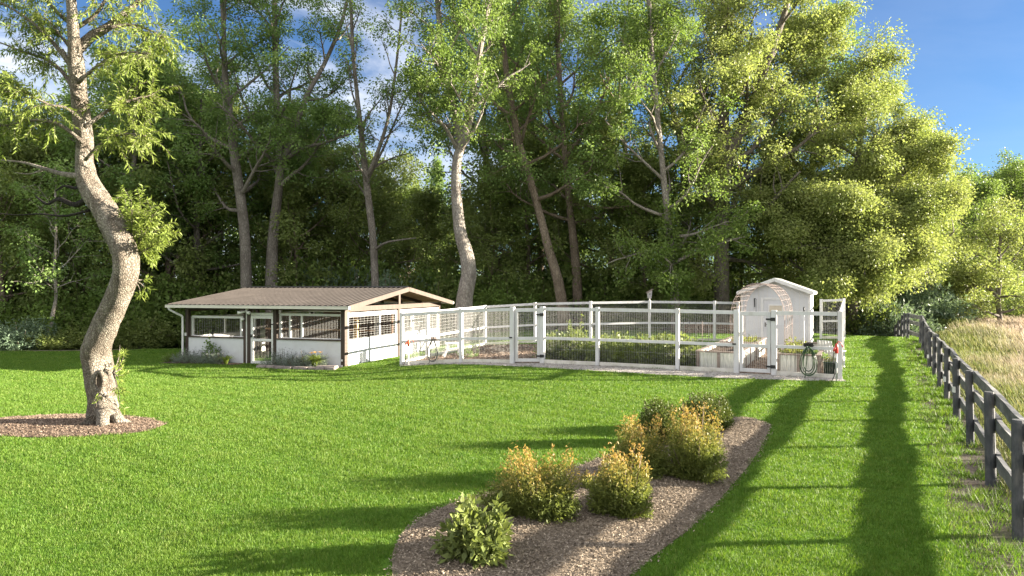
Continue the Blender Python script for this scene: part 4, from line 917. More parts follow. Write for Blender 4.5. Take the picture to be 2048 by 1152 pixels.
# ramp just inside the door
rp = thing('chicken_ramp', 'sunlit pale wooden ramp leaning inside the coop behind its mesh door', 'ramp', bw(xa + .75, 1.2, 0), BLD_ROT)
mb = MB(); mb.beam((-.42, 0, -.02), (.28, .3, .98), 0.22, 0.03, (0, .3, 1)); mb.build('plank', M['tan'], rp)
mb = MB()
for t in np.linspace(.1, .9, 7): mb.beam((-.42 + .7 * t - .02, .3 * t - .1, 1.0 * t + .01), (-.42 + .7 * t - .02, .3 * t + .1, 1.0 * t + .01), .02, .02)
mb.build('cleat', M['wood'], rp); mb = MB(); mb.beam((.28, .3, .95), (.42, .38, -.02), .05, .05); mb.build('prop', M['wood'], rp)
# stone border in front of the right bay
sb = thing('stone_border', 'low grey stone edging in front of the right half of the coop', 'edging', bw(X2, -1.05, 0), BLD_ROT)
rng = np.random.default_rng(9); mb = MB(); x = 0.0
while x < W_ - X2 - .1:
    L = rng.uniform(.3, .5); z = float(H(*bw(X2 + x, -1.05)[:2])) - BLD[2]; y = rng.normal(0, .02)
    mb.hexa([(x, y - .1, z - .05), (x + L - .02, y - .1, z - .05), (x + L - .02, y + .1, z - .05), (x, y + .1, z - .05), (x + .02, y - .08, z + .13 + rng.normal(0, .01)), (x + L - .04, y - .09, z + .13), (x + L - .04, y + .08, z + .14), (x + .02, y + .08, z + .14)]); x += L
mb.build('edging_stone', M['stone'], sb)
stn = thing('stone_slab', 'pinkish flat stone block lying at the right front corner of the coop', 'stone', bw(W_ - .35, -.75, float(H(*bw(W_ - .35, -.75)[:2])) - BLD[2]), BLD_ROT)
mb = MB(); mb.hexa([(-.45, -.2, -.05), (.45, -.22, -.05), (.45, .22, -.05), (-.45, .2, -.05), (-.42, -.17, .16), (.42, -.2, .17), (.43, .19, .17), (-.43, .17, .15)]); mb.build('slab', M['stone'], stn, bevel=.02)

# ------------------------------------------------------------------ the white garden fence
FH = 2.13
PT = {'A': (803.5, 28.0), 'B': (922.5, 27.2), 'C': (1025, 25.9), 'D': (1085, 25.8), 'E': (1195, 25.0), 'F': (1355, 23.9), 'G': (1473, 23.1), 'I': (1548, 22.5), 'J': (1680, 21.5),
      'L1': (855, 30.9), 'L2': (918, 33.8), 'L3': (970, 36.5), 'M1': (1070, 36.0), 'M2': (1181, 35.5), 'M3': (1299, 36.0), 'M4': (1429, 36.2), 'M5': (1476, 36.2), 'N0': (1642, 36.6), 'N': (1688, 36.0),
      'R1': (1683, 26.0), 'R2': (1685.5, 31.0)}
PT = {k: gpt(*v) for k, v in PT.items()}
gf = thing('garden_fence', 'tall white post-and-rail garden fence with wire mesh around the vegetable plot', 'fence', PT['D'])
fo = PT['D']
def dirn(p, q):
    a = (PT[q] - PT[p])[:2]; return a / np.linalg.norm(a)
def fpost(k, w=0.15, extra=0.03, ang=None, p=None):
    p = PT[k] if p is None else p; a = np.array([0.898, -0.44]) if ang is None else ang; n = np.array([-a[1], a[0]]); h = w / 2
    b = MB(fo); z0, z1 = p[2] - .25, p[2] + FH + extra
    c = [p[:2] + (-a - n) * h, p[:2] + (a - n) * h, p[:2] + (a + n) * h, p[:2] + (-a + n) * h]
    b.hexa([(*q, z0) for q in c] + [(*q, z1) for q in c]); return b.build('post', M['white_worn'], gf, bevel=.008)
for k in PT: fpost(k, 0.165 if k in 'CDGI' else 0.13)
def fspan(p, q, rails=((FH - .12, FH), (0.92, 1.02)), base=True, back=0.0, sv=0.0625, sh=0.125, wire='wire', off=0.09):
    P, Q = PT[p].copy(), PT[q].copy(); a = (Q - P) / np.linalg.norm((Q - P)[:2]); n = np.array([-a[1], a[0], 0])
    if n[1] > 0: n = -n
    P2, Q2 = P + a * .08, Q - a * .08
    for z0, z1 in rails:
        b = MB(fo); b.slabz(P2, Q2, 0.06, z0, z1); b.build('rail', M['white_worn'], gf)
    if base: b = MB(fo); b.slabz(P2, Q2, 0.055, -.06, .16); b.build('base_board', M['white_base'], gf)
    m = n * off * -0.4
    b = MB(fo); b.wires(P2 + m, Q2 + m, .12, FH - .1, sv, sh, 0.0018); b.build('wire_mesh', M[wire], gf)
for p, q in (('A', 'B'), ('B', 'C'), ('D', 'E'), ('E', 'F'), ('F', 'G'), ('I', 'J'), ('A', 'L1'), ('L1', 'L2'), ('L2', 'L3'), ('L3', 'M1'), ('M1', 'M2'), ('M2', 'M3'), ('M3', 'M4'), ('M4', 'M5'), ('N0', 'N'), ('J', 'R1'), ('R1', 'R2'), ('R2', 'N')):
    fspan(p, q, sh=0.15 if p[0] == 'L' or (p, q) == ('A', 'L1') else 0.9)
def gate(p, q, hinge_at, label):
    P, Q = PT[p], PT[q]; a = (Q - P) / np.linalg.norm((Q - P)[:2]); P1, Q1 = P + a * .105, Q - a * .105; w = .10
    b = MB(fo); b.slabz(P1, P1 + a * w, .07, .08, FH - .03); b.slabz(Q1 - a * w, Q1, .07, .08, FH - .03)
    for z0, z1 in ((FH - .16, FH - .03), (.90, 1.02), (.08, .20)): b.slabz(P1 + a * (w + .001), Q1 - a * (w + .001), .068, z0, z1)
    go = b.build('gate', M['white_worn'], gf, bevel=.006); go['label'] = label
    m = MB(fo); m.wires(P1 + a * w, Q1 - a * w, .2, FH - .15, .0625, .9, .0024); m.build('wire_mesh', M['wire'], go)
    n = np.array([-a[1], a[0], 0]); n = -n if n[1] > 0 else n
    e = Q if hinge_at == q else P; s = -1 if hinge_at == q else 1
    for z in (.30, 1.86):
        h = MB(fo); c = e + n * .095
        h.slabz(c - a * s * .06, c + a * s * .10, .02, z - .055, z + .055); h.slabz(c + a * s * .101, c + a * s * .24, .016, z - .03, z + .03); h.build('hinge', M['black'], go)
    l = MB(fo); e2 = P if hinge_at == q else Q; s = -s; c = e2 + n * .08 - a * s * 0
    l.slabz(c + a * s * -.12, c + a * s * .0, .03, .98, 1.03); l.build('latch', M['black'], go)
gate('C', 'D', 'D', 'narrow mesh gate left of the leafy crops'); gate('G', 'I', 'I', 'wider mesh gate facing the shed door')

# ------------------------------------------------------------------ the black field fence
bf_o = np.array([float(fence_x(15)), 15.0, 0.0])
bf = thing('field_fence', 'weathered black three-rail timber fence running along the lawn beside the meadow', 'fence', bf_o)
ds = [-4.1, -1.7, 0.7, 3.1, 5.5, 7.84, 10.0, 12.5, 14.95, 17.4, 19.8, 22.2, 24.5, 26.8, 29.2, 31.5]
BP = [np.array([float(fence_x(y)), y, float(H(fence_x(y), y))]) for y in ds]
BP += [gpt(1815, 34.3), gpt(1809, 36.8), gpt(1803, 39.2), gpt(1797, 41.6), gpt(1790, 44.2), gpt(1783, 47)]
rng = np.random.default_rng(14)
TOPS = []
for p in BP:
    h = 1.36 + rng.normal(0, .015); lean = rng.normal(0, .022, 2); b = MB(bf_o); r = .068 * rng.uniform(.92, 1.08)
    b.tube([p + (0, 0, -.3), p + (lean[0] * .3, lean[1] * .3, .4), p + (lean[0], lean[1], h - .03), p + (lean[0], lean[1], h)], [r * 1.05, r * 1.02, r * .97, r * .85], 12, True, wobbler(rng, .05)); b.build('post', M['fenceblk'], bf, smooth=False)
u = np.array([.482, .876, 0])
for i in range(len(BP) - 1):
    P, Q = BP[i], BP[i + 1]; a = (Q - P) / np.linalg.norm(Q - P); n = np.array([a[1], -a[0], 0]); n = n / np.linalg.norm(n) * .085
    for zr, hh in ((1.25, .18), (.90, .18), (.39, .18)):
        b = MB(bf_o); j1, j2 = rng.normal(0, .02, 2); sag = rng.uniform(0, .025)
        ts = np.linspace(-.02, 1.02, 7); pts = [P + (Q - P) * t + n + (0, 0, zr + j1 * (1 - t) + j2 * t - sag * math.sin(PI * min(1, max(0, t)))) for t in ts]
        pts = np.array(pts); side = n / np.linalg.norm(n); prof = [(-.03, -hh / 2), (.03, -hh / 2), (.045, -hh * .2), (.045, hh * .2), (.03, hh / 2), (-.03, hh / 2)]
        V = []; 
        for k, c in enumerate(pts):
            for (o, z) in prof: V.append(c + side * (o + rng.normal(0, .003)) + np.array([0, 0, z + rng.normal(0, .006)]))
        m = len(prof); I = np.arange((len(pts) - 1) * m).reshape(-1, m); J = np.roll(I, -1, 1); F = np.stack([I, J, J + m, I + m], -1).reshape(-1, 4)
        b.add(V, np.vstack([F, [[0, 1, 2, 3], [0, 3, 4, 5], [len(V) - 6, len(V) - 3, len(V) - 4, len(V) - 5], [len(V) - 6, len(V) - 1, len(V) - 2, len(V) - 3]]])); b.build('rail', M['railblk'], bf)
for i, z in ((8, .62), (9, .5), (12, .4)):
    b = MB(bf_o); c = BP[i] + (-.075, -.02, z); b.beam(c, c + (0, 0, .13), .07, .03); b.build('tag', M['white'], bf)

# ------------------------------------------------------------------ the shed
R_ = np.array([.898, -.44, 0]); U_ = np.array([.44, .898, 0])
sl_p = gpt(1482, 32.9); sr = sl_p + R_ * 3.1
SHA = math.atan2(-.44, .898); sz = float(H(sl_p[0] + 1.2, sl_p[1])) ; S0 = np.array([sl_p[0], sl_p[1], CAM_H - (697 - 576) * 32.2 / K])
shed = thing('garden_shed', 'white gable-roofed garden shed with panelled door at the back of the plot', 'shed', S0, SHA)
SW, SD_, SE, SA = 3.05, 3.4, 2.70, 3.28
b = MB(); b.box(0, SW, 0, SD_, -.35, SE)
b.add([(0, 0, SE), (SW, 0, SE), (SW / 2, 0, SA - .02), (0, SD_, SE), (SW, SD_, SE), (SW / 2, SD_, SA - .02)], [[0, 2, 5, 3], [1, 4, 5, 2]], [[0, 1, 2], [3, 5, 4]])
wl = b.build('wall', M['siding'], shed)
b = MB()
for x in np.arange(.2, SW, .2):
    zt = SE + (SA - SE) * (1 - abs(x - SW / 2) / (SW / 2)) - .06; b.box(x - .005, x + .005, -.006, .002, -.1, zt)
b.build('board_joint', M['white_base'], wl)
sls = (SA - SE) / (SW / 2)
for s in (0, 1):
    b = MB(); ov = .16
    e = (-ov if s == 0 else SW + ov); ze = SE - sls * ov
    y0, y1 = -.28, SD_ + .28
    xs = sorted((e, SW / 2)); zs = (ze, SA) if s == 0 else (SA, ze)
    b.hexa([(xs[0], y0, zs[0]), (xs[1], y0, zs[1]), (xs[1], y1, zs[1]), (xs[0], y1, zs[0]), (xs[0], y0, zs[0] + .05), (xs[1], y0, zs[1] + .05), (xs[1], y1, zs[1] + .05), (xs[0], y1, zs[0] + .05)])
    b.build('roof', M['galv'], shed)
    b = MB(); b.beam((e, y0 - .012, ze - .05), (SW / 2, y0 - .012, SA - .05), .02, .13); b.beam((e, y0, ze - .03), (e, y1, ze - .03), .02, .12); b.build('fascia', M['white'], shed)
for x in (-.012, SW - .09): 
    b = MB(); b.box(x, x + .10, -.022, -.004, -.2, SE - .04); b.build('corner_trim', M['white'], shed)
b = MB(); b.box(SW + .003, SW + .02, 0, .1, -.2, SE - .06); b.build('corner_trim', M['white'], shed)
dx0, dx1, dz = 1.02, 2.12, 2.30
b = MB(); b.box(dx0, dx1, -.022, -.002, .06, dz); b.box(dx0 + .12, dx1 - .12, -.030, -.023, .2, 1.15); dor = b.build('door', M['siding'], shed, bevel=.006)
b = MB(); b.box(dx0 - .12, dx0 - .002, -.05, -.003, 0, dz + .1); b.box(dx1 + .002, dx1 + .12, -.05, -.003, 0, dz + .1); b.box(dx0 - .001, dx1 + .001, -.05, -.003, dz + .003, dz + .1); b.build('door_trim', M['white'], shed)
b = MB(); b.box(dx0 + .27, dx1 - .27, -.045, -.031, 1.62, 2.02); wf = b.build('window', M['glass'], dor)
b = MB(); X0, X9 = dx0 + .27, dx1 - .27
for q in ((X0 - .06, X0, 1.56, 2.08), (X9, X9 + .06, 1.56, 2.08), (X0 + .001, X9 - .001, 2.02, 2.08), (X0 + .001, X9 - .001, 1.56, 1.62)): b.box(q[0], q[1], -.055, -.024, q[2], q[3])
b.build('window_frame', M['white'], wf)
b = MB(); b.tube([(dx0 + .09, -.024, 1.12), (dx0 + .09, -.08, 1.12), (dx0 + .19, -.085, 1.12)], [.012, .012, .012], 8); b.box(dx0 + .06, dx0 + .12, -.032, -.023, 1.02, 1.22); b.build('handle', M['black'], dor)
b = MB(); b.box(dx0, dx1, -.06, -.03, -.06, .05); b.build('threshold', M['black'], shed)

# ------------------------------------------------------------------ wire arch between the beds
ac = np.array([9.3, 25.9, 0]); ac[2] = float(H(9.3, 25.9))
arch = thing('wire_arch', 'rusty wire mesh arch standing over the path in front of the white shed', 'garden arch', ac, SHA)
def hoop(y, off=0, hw=.97, hz=3.08):
    a = np.linspace(0, PI, 27); pts = [(-hw * .93, y, 0), (-hw * .99, y, .9)]
    pts += [(-math.cos(t) * (hw + off), y, 1.75 + (hz - 1.75) * math.sin(t) ** .9) for t in a]; pts += [(hw * .99, y, .9), (hw * .93, y, 0)]
    return spline(pts, 60)
hp = [hoop(y, rng.normal(0, .03)) for y in np.linspace(0, 4.3, 15)]
for k, h in enumerate(hp):
    b = MB(); b.tube(h, .010 if k in (0, 14) else .005, 5); b.build('hoop', M['rust'], arch)
b = MB()
for j in range(2, 58, 3): b.tube([h[j] for h in hp], .004, 4)
b.build('cross_wire', M['rust'], arch)

# ------------------------------------------------------------------ raised beds
def bed(loc, w, L, h, label, seed, nfront=2, group='raised beds of corrugated metal', soilz=None):
    root = thing('raised_bed', label, 'raised bed', loc, SHA, group); pz = .10
    sides = [((0, 0), (w, 0), nfront), ((0, L), (w, L), nfront), ((0, 0), (0, L), max(2, int(L / 1.1))), ((w, 0), (w, L), max(2, int(L / 1.1)))]
    b = MB()
    for (x0, y0), (x1, y1), n in sides:
        ln = math.hypot(x1 - x0, y1 - y0); ax, ay = (x1 - x0) / ln, (y1 - y0) / ln; k = int(ln / .019); V = []
        for i in range(k + 1):
            t = i / k * ln; o = .017 * math.sin(i * .019 / .133 * 2 * PI)
            for z in (-.12, h - .06): V.append((x0 + ax * t + ay * o, y0 + ay * t + ax * o, z))
        I = np.arange(k) * 2; b.add(V, np.stack([I, I + 2, I + 3, I + 1], -1))
    b.build('metal_panel', M['galv'], root, smooth=True)
    for (x0, y0), (x1, y1), n in sides[:]:
        for i in range(n + 1):
            if (y0 == y1) or 0 < i < n:
                x, y = x0 + (x1 - x0) * i / n, y0 + (y1 - y0) * i / n; q = MB(); q.box(x - pz / 2, x + pz / 2, y - pz / 2, y + pz / 2, -.15, h - .055); q.build('corner_post', M['bedwood'], root)
    cap = MB(); c = .075
    cap.box(-c, w + c, -c, c, h - .05, h); cap.box(-c, w + c, L - c, L + c, h - .05, h); cap.box(-c, c, c + .002, L - c - .002, h - .051, h - .001); cap.box(w - c, w + c, c + .002, L - c - .002, h - .051, h - .001)
    cap.build('cap_board', M['bedwood'], root)
    s = MB(); r = np.random.default_rng(seed); n = 14; gx, gy = np.meshgrid(np.linspace(.02, w - .02, n), np.linspace(.02, L - .02, n * 2)); gz = (h - .17 if soilz is None else soilz) + r.normal(0, .02, gx.shape)
    V = np.stack([gx, gy, gz], -1).reshape(-1, 3); I = (np.arange(2 * n - 1)[:, None] * n + np.arange(n - 1)).ravel(); s.add(V, np.stack([I, I + 1, I + 1 + n, I + n], -1)); s.build('soil', M['soil'], root, smooth=True)
    return root
b1 = gp(1396, 739); b1[2] = float(H(b1[0], b1[1]))
def bl(p, x, y): q = p + R_ * x + U_ * y; return np.array([q[0], q[1], float(H(q[0], q[1]))])
bed(b1, 1.42, 4.1, .68, 'corrugated metal raised bed of bare soil left of the gate path', 1)
b2 = bl(b1, .05, 4.55); bed(b2, 1.42, 3.0, .68, 'metal raised bed with a planted crop, behind the bare-soil bed', 2)
b3 = gp(1556, 746); b3[2] = float(H(b3[0], b3[1])); bed(b3, 1.28, 5.6, .68, 'long metal raised bed right of the gate path with leafy greens', 3)
# ------------------------------------------------------------------ plants
CROP = leafmat('crop_leaves', [(0.080, 0.13, 0.028), (0.14, 0.19, 0.04), (0.22, 0.24, 0.065)], 0.42)
YCROP = leafmat('yellow_green_crop', [(0.11, 0.15, 0.02), (0.19, 0.21, 0.035), (0.27, 0.27, 0.06)], 0.4)
LAV = leafmat('grey_green_leaves', [(0.13, 0.17, 0.125), (0.19, 0.235, 0.19), (0.26, 0.30, 0.26)], 0.3, tip=(0.20, 0.19, 0.24))
DAY = leafmat('daylily_leaves', [(0.10, 0.16, 0.02), (0.15, 0.21, 0.03), (0.22, 0.26, 0.05)], 0.4)
NAN = leafmat('nandina_leaves', [(0.085, 0.125, 0.026), (0.15, 0.185, 0.04), (0.225, 0.24, 0.07)], 0.42, tip=(0.50, 0.29, 0.10))
BOX = leafmat('boxwood_leaves', [(0.045, 0.07, 0.012), (0.075, 0.10, 0.02), (0.11, 0.13, 0.03)], 0.3)
BROAD = leafmat('broad_pale_leaves', [(0.09, 0.13, 0.03), (0.15, 0.19, 0.05), (0.23, 0.25, 0.09)], 0.38)
FLW = surf('orange_petals', (0.75, 0.32, 0.03), (0.85, 0.5, 0.08), 20, 0.6)
FLP = surf('pink_petals', (0.6, 0.4, 0.38), (0.75, 0.6, 0.55), 20, 0.6)
# shrubs in the front bed: (px, foot py, width px, height px, ...)
def pbush(name, label, px, by, wpx, hpx, mat, shoots, per, L, W, seed, depth=1.0, **kw):
    g = gp(px, by); s = g[1] / K; g[2] += .05
    return bush(name, label, 'shrub', g, wpx * s / 2 * .95, wpx * s / 2 * depth, hpx * s * .78, shoots, per, L, W, mat, seed, **kw)
pbush('laurel_shrub', 'pale green broad-leaved shrub at the near tip of the mulch bed', 952, 1122, 140, 130, BROAD, 190, 16, .10, .05, 81, lump=.3, inner=.2, up=.8)
pbush('nandina_shrub', 'widest orange-tipped nandina shrub, next beyond the pale broad-leaved shrub', 1070, 1036, 184, 138, NAN, 800, 36, .048, .015, 82, lump=.42, inner=.3, depth=.8)
pbush('nandina_shrub', 'narrow upright orange-tipped nandina shrub right of the widest one', 1244, 1036, 116, 150, NAN, 600, 36, .048, .015, 83, lump=.34, inner=.3)
pbush('nandina_shrub', 'orange-tipped nandina shrub behind the narrow upright one, left of the tallest', 1280, 955, 110, 125, NAN, 560, 36, .048, .015, 84, lump=.38, inner=.3)
pbush('nandina_shrub', 'tallest orange-tipped nandina shrub at the middle right of the mulch bed', 1388, 962, 116, 164, NAN, 720, 36, .048, .015, 85, lump=.36, inner=.3)
pbush('boxwood_shrub', 'dark green rounded shrub half hidden behind the tallest nandina', 1318, 890, 84, 112, BOX, 420, 28, .045, .026, 86, lump=.12)
pbush('boxwood_shrub', 'green dome-shaped boxwood at the far tip of the mulch bed', 1412, 862, 108, 92, BOX, 560, 28, .042, .025, 87, lump=.1)
pbush('nandina_shrub', 'small wispy brown-red seedling between the two nearest nandina shrubs', 1180, 985, 44, 40, NAN, 60, 12, .05, .02, 88)
# crops
CR = [(1118, 722, 74, 52), (1164, 726, 76, 58), (1218, 731, 70, 56), (1258, 734, 72, 54), (1302, 736, 74, 58), (1342, 738, 72, 60), (1374, 738, 50, 62), (1140, 716, 64, 42), (1235, 720, 70, 48), (1290, 724, 70, 50), (1350, 726, 60, 50)]
CL = ['bushy leafy vegetable plant just right of the narrow gate', 'bushy leafy vegetable plant second from the narrow gate', 'leafy vegetable plant just right of the post past the narrow gate', 'leafy vegetable plant fourth along the front of the plot',
      'leafy vegetable plant fifth along the front of the plot', 'yellow-lit leafy vegetable plant left of the post before the raised bed', 'tall leafy plant beside the bare-soil raised bed', 'leafy vegetable plant in the second row behind the narrow gate',
      'leafy vegetable plant in the second row, second from the left', 'leafy vegetable plant in the second row, third from the left', 'leafy vegetable plant in the second row, nearest the raised bed']
for i, (px, by, w, h) in enumerate(CR):
    g = gp(px, by); d = g[1] + .5; g = gpt(px, d); s = d / K
    bush('vegetable_plant', CL[i], 'plant', g, w * s / 2 * 1.1, w * s / 2, h * s * .98, 130, 22, .14, .09, CROP, 100 + i, 'vegetable plants in the plot', lump=.3, inner=.2)
g = gpt(1150, 31); bush('tall_plant', 'tall thin pale leafy plant on stakes behind the vegetable rows', 'plant', g, .45, .45, 1.75, 60, 14, .13, .08, CROP, 120, None, lump=.35)
bush('potted_herb', 'small dark green herb growing in the mulch near the left end of the fence', 'plant', gp(938, 716), .45, .4, .5, 70, 12, .06, .03, LEAF['deep'], 121)
# greens in the raised beds
def inbed(p, x, y, z): q = p + R_ * x + U_ * y; return (q[0], q[1], p[2] + z)
bush('bed_greens', 'yellowish crop filling the raised bed behind the bare-soil bed', 'plant', inbed(b2, .85, 1.3, .50), .55, 1.1, .42, 120, 10, .09, .03, YCROP, 122)
bush('bed_greens', 'bright lettuce-green clump at the near end of the long raised bed', 'plant', inbed(b3, .40, .55, .50), .42, .4, .38, 90, 10, .1, .06, YCROP, 123)
bush('bed_greens', 'bright green clump midway along the long raised bed', 'plant', inbed(b3, .45, 2.4, .50), .4, .6, .55, 90, 10, .1, .05, YCROP, 124)
bush('bed_greens', 'low dark green crop along the right of the long raised bed', 'plant', inbed(b3, .90, 1.6, .48), .28, 1.3, .26, 130, 9, .08, .05, LEAF['deep'], 125)
# flower border of the coop
def cb(x, y=-.45): q = bw(x, y); return (q[0], q[1], float(H(q[0], q[1])))
LV = [(.2, .45, .5), (.75, .5, .7), (1.3, .5, .62), (1.85, .5, .66), (2.35, .45, .55), (X2 + .35, .45, .75), (X2 + .9, .5, .8), (X2 + 1.45, .5, .72), (X2 + 2.0, .5, .75), (X2 + 2.55, .45, .62)]
for i, (x, r, h) in enumerate(LV):
    s = 'left' if i < 5 else 'right'
    bush('lavender', 'grey-green lavender clump against the low white wall of the %s front bay' % s, 'plant', cb(x), r, .4, h, 110, 16, .075, .016, LAV, 130 + i, 'lavender along the %s front bay' % s, lump=.25, up=.2, inner=.25)
bush('rose_bush', 'dark-leaved rose standing above the lavender in the left front bay', 'plant', cb(1.75, -.3), .45, .3, 1.05, 50, 10, .1, .07, LEAF['deep'], 150, lump=.3, inner=.55)
bush('weed_clump', 'low leafy green clump at the left front corner of the coop', 'plant', cb(-.45, -.3), .4, .35, .45, 60, 10, .09, .05, LEAF['mid'], 151)
def blades(name, label, loc, n, h, r, seed, flowers=0):
    rng = np.random.default_rng(seed); root = thing(name, label, 'plant', loc); mb = MB()
    for i in range(n):
        a = rng.uniform(0, 2 * PI); rr = r * rng.uniform(.4, 1.1); hh = h * rng.uniform(.6, 1); w = .014; e = np.array([math.cos(a), math.sin(a), 0]); s = np.array([-e[1], e[0], 0]) * w
        p = [e * .05, e * rr * .35 + (0, 0, hh * .75), e * rr * .75 + (0, 0, hh), e * rr * 1.15 + (0, 0, hh * .72)]
        V = [];
        for k, c in enumerate(p): V += [c - s * (1 - .28 * k), c + s * (1 - .28 * k)]
        mb.add(V, [[0, 1, 3, 2], [2, 3, 5, 4], [4, 5, 7, 6]])
    mb.build('foliage', DAY, root)
    for i in range(flowers):
        a = rng.uniform(0, 2 * PI); c = np.array([math.cos(a) * r * .4, math.sin(a) * r * .4, h * rng.uniform(1.0, 1.25)]); f = MB(); f.tube([c * (.3, .3, 0), c], [.006, .005], 4); f.build('stalk', DAY, root)
        f = MB()
        for k in range(6):
            t = k * PI / 3; d = np.array([math.cos(t), math.sin(t), .55]); q = np.array([-math.sin(t), math.cos(t), 0]) * .03; f.add([c, c + d * .05 - q, c + d * .11, c + d * .05 + q], [[0, 1, 2, 3]])
        f.build('flower', FLW, root)
blades('daylily', 'bright green daylily with orange flower at the right end of the coop border', cb(W_ - 1.0, -.6), 170, .62, .55, 160, 3)
blades('daylily', 'small bright green daylily beside the double dark post left of the coop door', cb(2.75, -.55), 90, .42, .4, 161)

# ------------------------------------------------------------------ small things
# hydrants
def hydrant(name, label, loc, red, pipe, h=1.0):
    r = thing(name, label, 'hydrant', loc); b = MB(); b.cyl(0, 0, -.2, h * .78, .024); b.build('pipe', pipe, r, smooth=True)
    b = MB(); b.lathe(0, 0, [(.026, h * .74), (.05, h * .76), (.055, h * .92), (.04, h * .97), (.02, h)], 12); b.tube([(0, 0, h * .87), (-.08, -.04, h * .88), (-.11, -.05, h * .80)], [.03, .028, .026], 10); b.build('head', red, r, smooth=True)
    b = MB(); b.tube([(0, 0, h * .95), (.06, .0, h * 1.06), (.16, .02, h * 1.0), (.2, .02, h * .9)], [.014, .014, .013, .016], 8); b.build('lever', red, r, smooth=True)
    b = MB(); b.tube(spline([(-.11, -.05, h * .80), (-.115, -.05, h * .55), (-.10, -.08, .25), (-.2, -.1, .03)], 14), .014, 7); b.build('hose_end', M['black'], r, smooth=True)
hydrant('yard_hydrant', 'red-headed yard hydrant in front of the right corner post of the fence', gp(1673, 764), M['red'], M['wire'], 1.18)
hydrant('yard_hydrant', 'orange-headed yard hydrant on a white pipe at the left corner of the fence', gp(817, 732), M['orange'], M['white'], 1.08)
def hose(name, label, px, d, ztop, zbot, w, mat, loops, seed, hanger):
    rng = np.random.default_rng(seed); g = gpt(px, d); r = thing(name, label, 'hose', g, SHA); b = MB(); pts = []
    n = loops * 26
    for i in range(n):
        t = i / 26 * 2 * PI; k = i // 26; ww = w * (.82 + .3 * math.sin(k * 1.9)); zb = zbot + .22 * abs(math.sin(k * 2.3 + .5)); zt = ztop - .02 * k % .05
        c = (zt + zb) / 2; hh = (zt - zb) / 2; y = -.06 - .014 * k
        pts.append((math.sin(t) * ww * (.78 - .22 * math.cos(t)), y + .02 * math.sin(t * .5 + k), c + math.cos(t) * hh))
    pts += [(-.1, -.2, zbot), (-.35, -.25, .03), (-.6, -.15, .03)]
    b.tube(spline(pts, n * 2), .014, 6); b.build('hose_coil', mat, r, smooth=True)
    h = MB(); h.tube([(-.17, -.10, ztop + .02), (-.1, -.12, ztop + .07), (0, -.13, ztop + .09), (.1, -.12, ztop + .07), (.17, -.10, ztop + .02)], .016, 6)
    for x in (-.12, 0, .12): h.tube([(x, .0, ztop + .05), (x, -.2, ztop + .05), (x, -.23, ztop + .13)], .012, 6)
    h.box(-.14, .14, -.015, .0, ztop - .02, ztop + .10); h.build('hanger', hanger, r)
hose('garden_hose', 'green hose coiled on a black hanger on the fence right of the wide gate', 1617, 21.85, 1.02, .03, .28, M['hosegreen'], 6, 1, M['black'])
hose('garden_hose', 'grey-green hose coiled in an oval ring on the fence near its left corner', 868, 27.45, 1.00, .06, .27, M['hosegrey'], 5, 2, M['rust'])
# birdhouse on the back post
bp = PT['M3'] + (0, 0, FH + .03); bh = thing('birdhouse', 'grey wooden birdhouse on top of a back fence post', 'birdhouse', bp)
b = MB(); b.cyl(0, 0, -.01, .10, .03); b.build('stand', M['white_worn'], bh)
b = MB(); b.hexa([(-.09, -.09, .10), (.09, -.09, .10), (.09, .09, .10), (-.09, .09, .10), (-.12, -.11, .42), (.12, -.11, .55), (.12, .11, .55), (-.12, .11, .42)]); bx = b.build('box', M['birdgrey'], bh)
b = MB(); b.beam((-.17, 0, .405), (.17, 0, .587), .30, .025, (0, 0, 1)); b.build('roof', M['bedwood'], bh)
b = MB(); b.tube([(0, -.112, .33), (0, -.09, .33)], .032, 12); b.build('entrance', M['black'], bx)
# iron trellis
tl = gpt(1392, 27.5); tr_ = thing('iron_trellis', 'black iron trellis of five upright bars standing behind the leafy crops', 'trellis', tl, SHA)
for i in range(5):
    b = MB(); x = (i - 2) * .25; b.tube([(x, 0, -.1), (x, 0, 1.50 + .06 * (i % 2))], .013, 6); b.build('upright', M['rust'] if i == 3 else M['black'], tr_)
b = MB(); b.tube([(-.55, 0, .95), (.55, 0, .95)], .012, 6); b.tube([(-.55, 0, .3), (.55, 0, .3)], .012, 6); b.build('crossbar', M['black'], tr_)
# firewood pile behind the back fence
fp = gpt(1425, 43.5); fw = thing('firewood_pile', 'stack of reddish split firewood behind the back fence', 'firewood', fp, -.1); rng = np.random.default_rng(6)
b = MB()
for row in range(4):
    for k in range(20):
        r = rng.uniform(.07, .1); x = -1.7 + k * .175 + (row % 2) * .08; z = .09 + row * .155; b.tube([(x, -.25 + rng.normal(0, .03), z), (x, .25, z)], r, int(rng.integers(4, 7)))
b.build('log_stack', M['log'], fw)
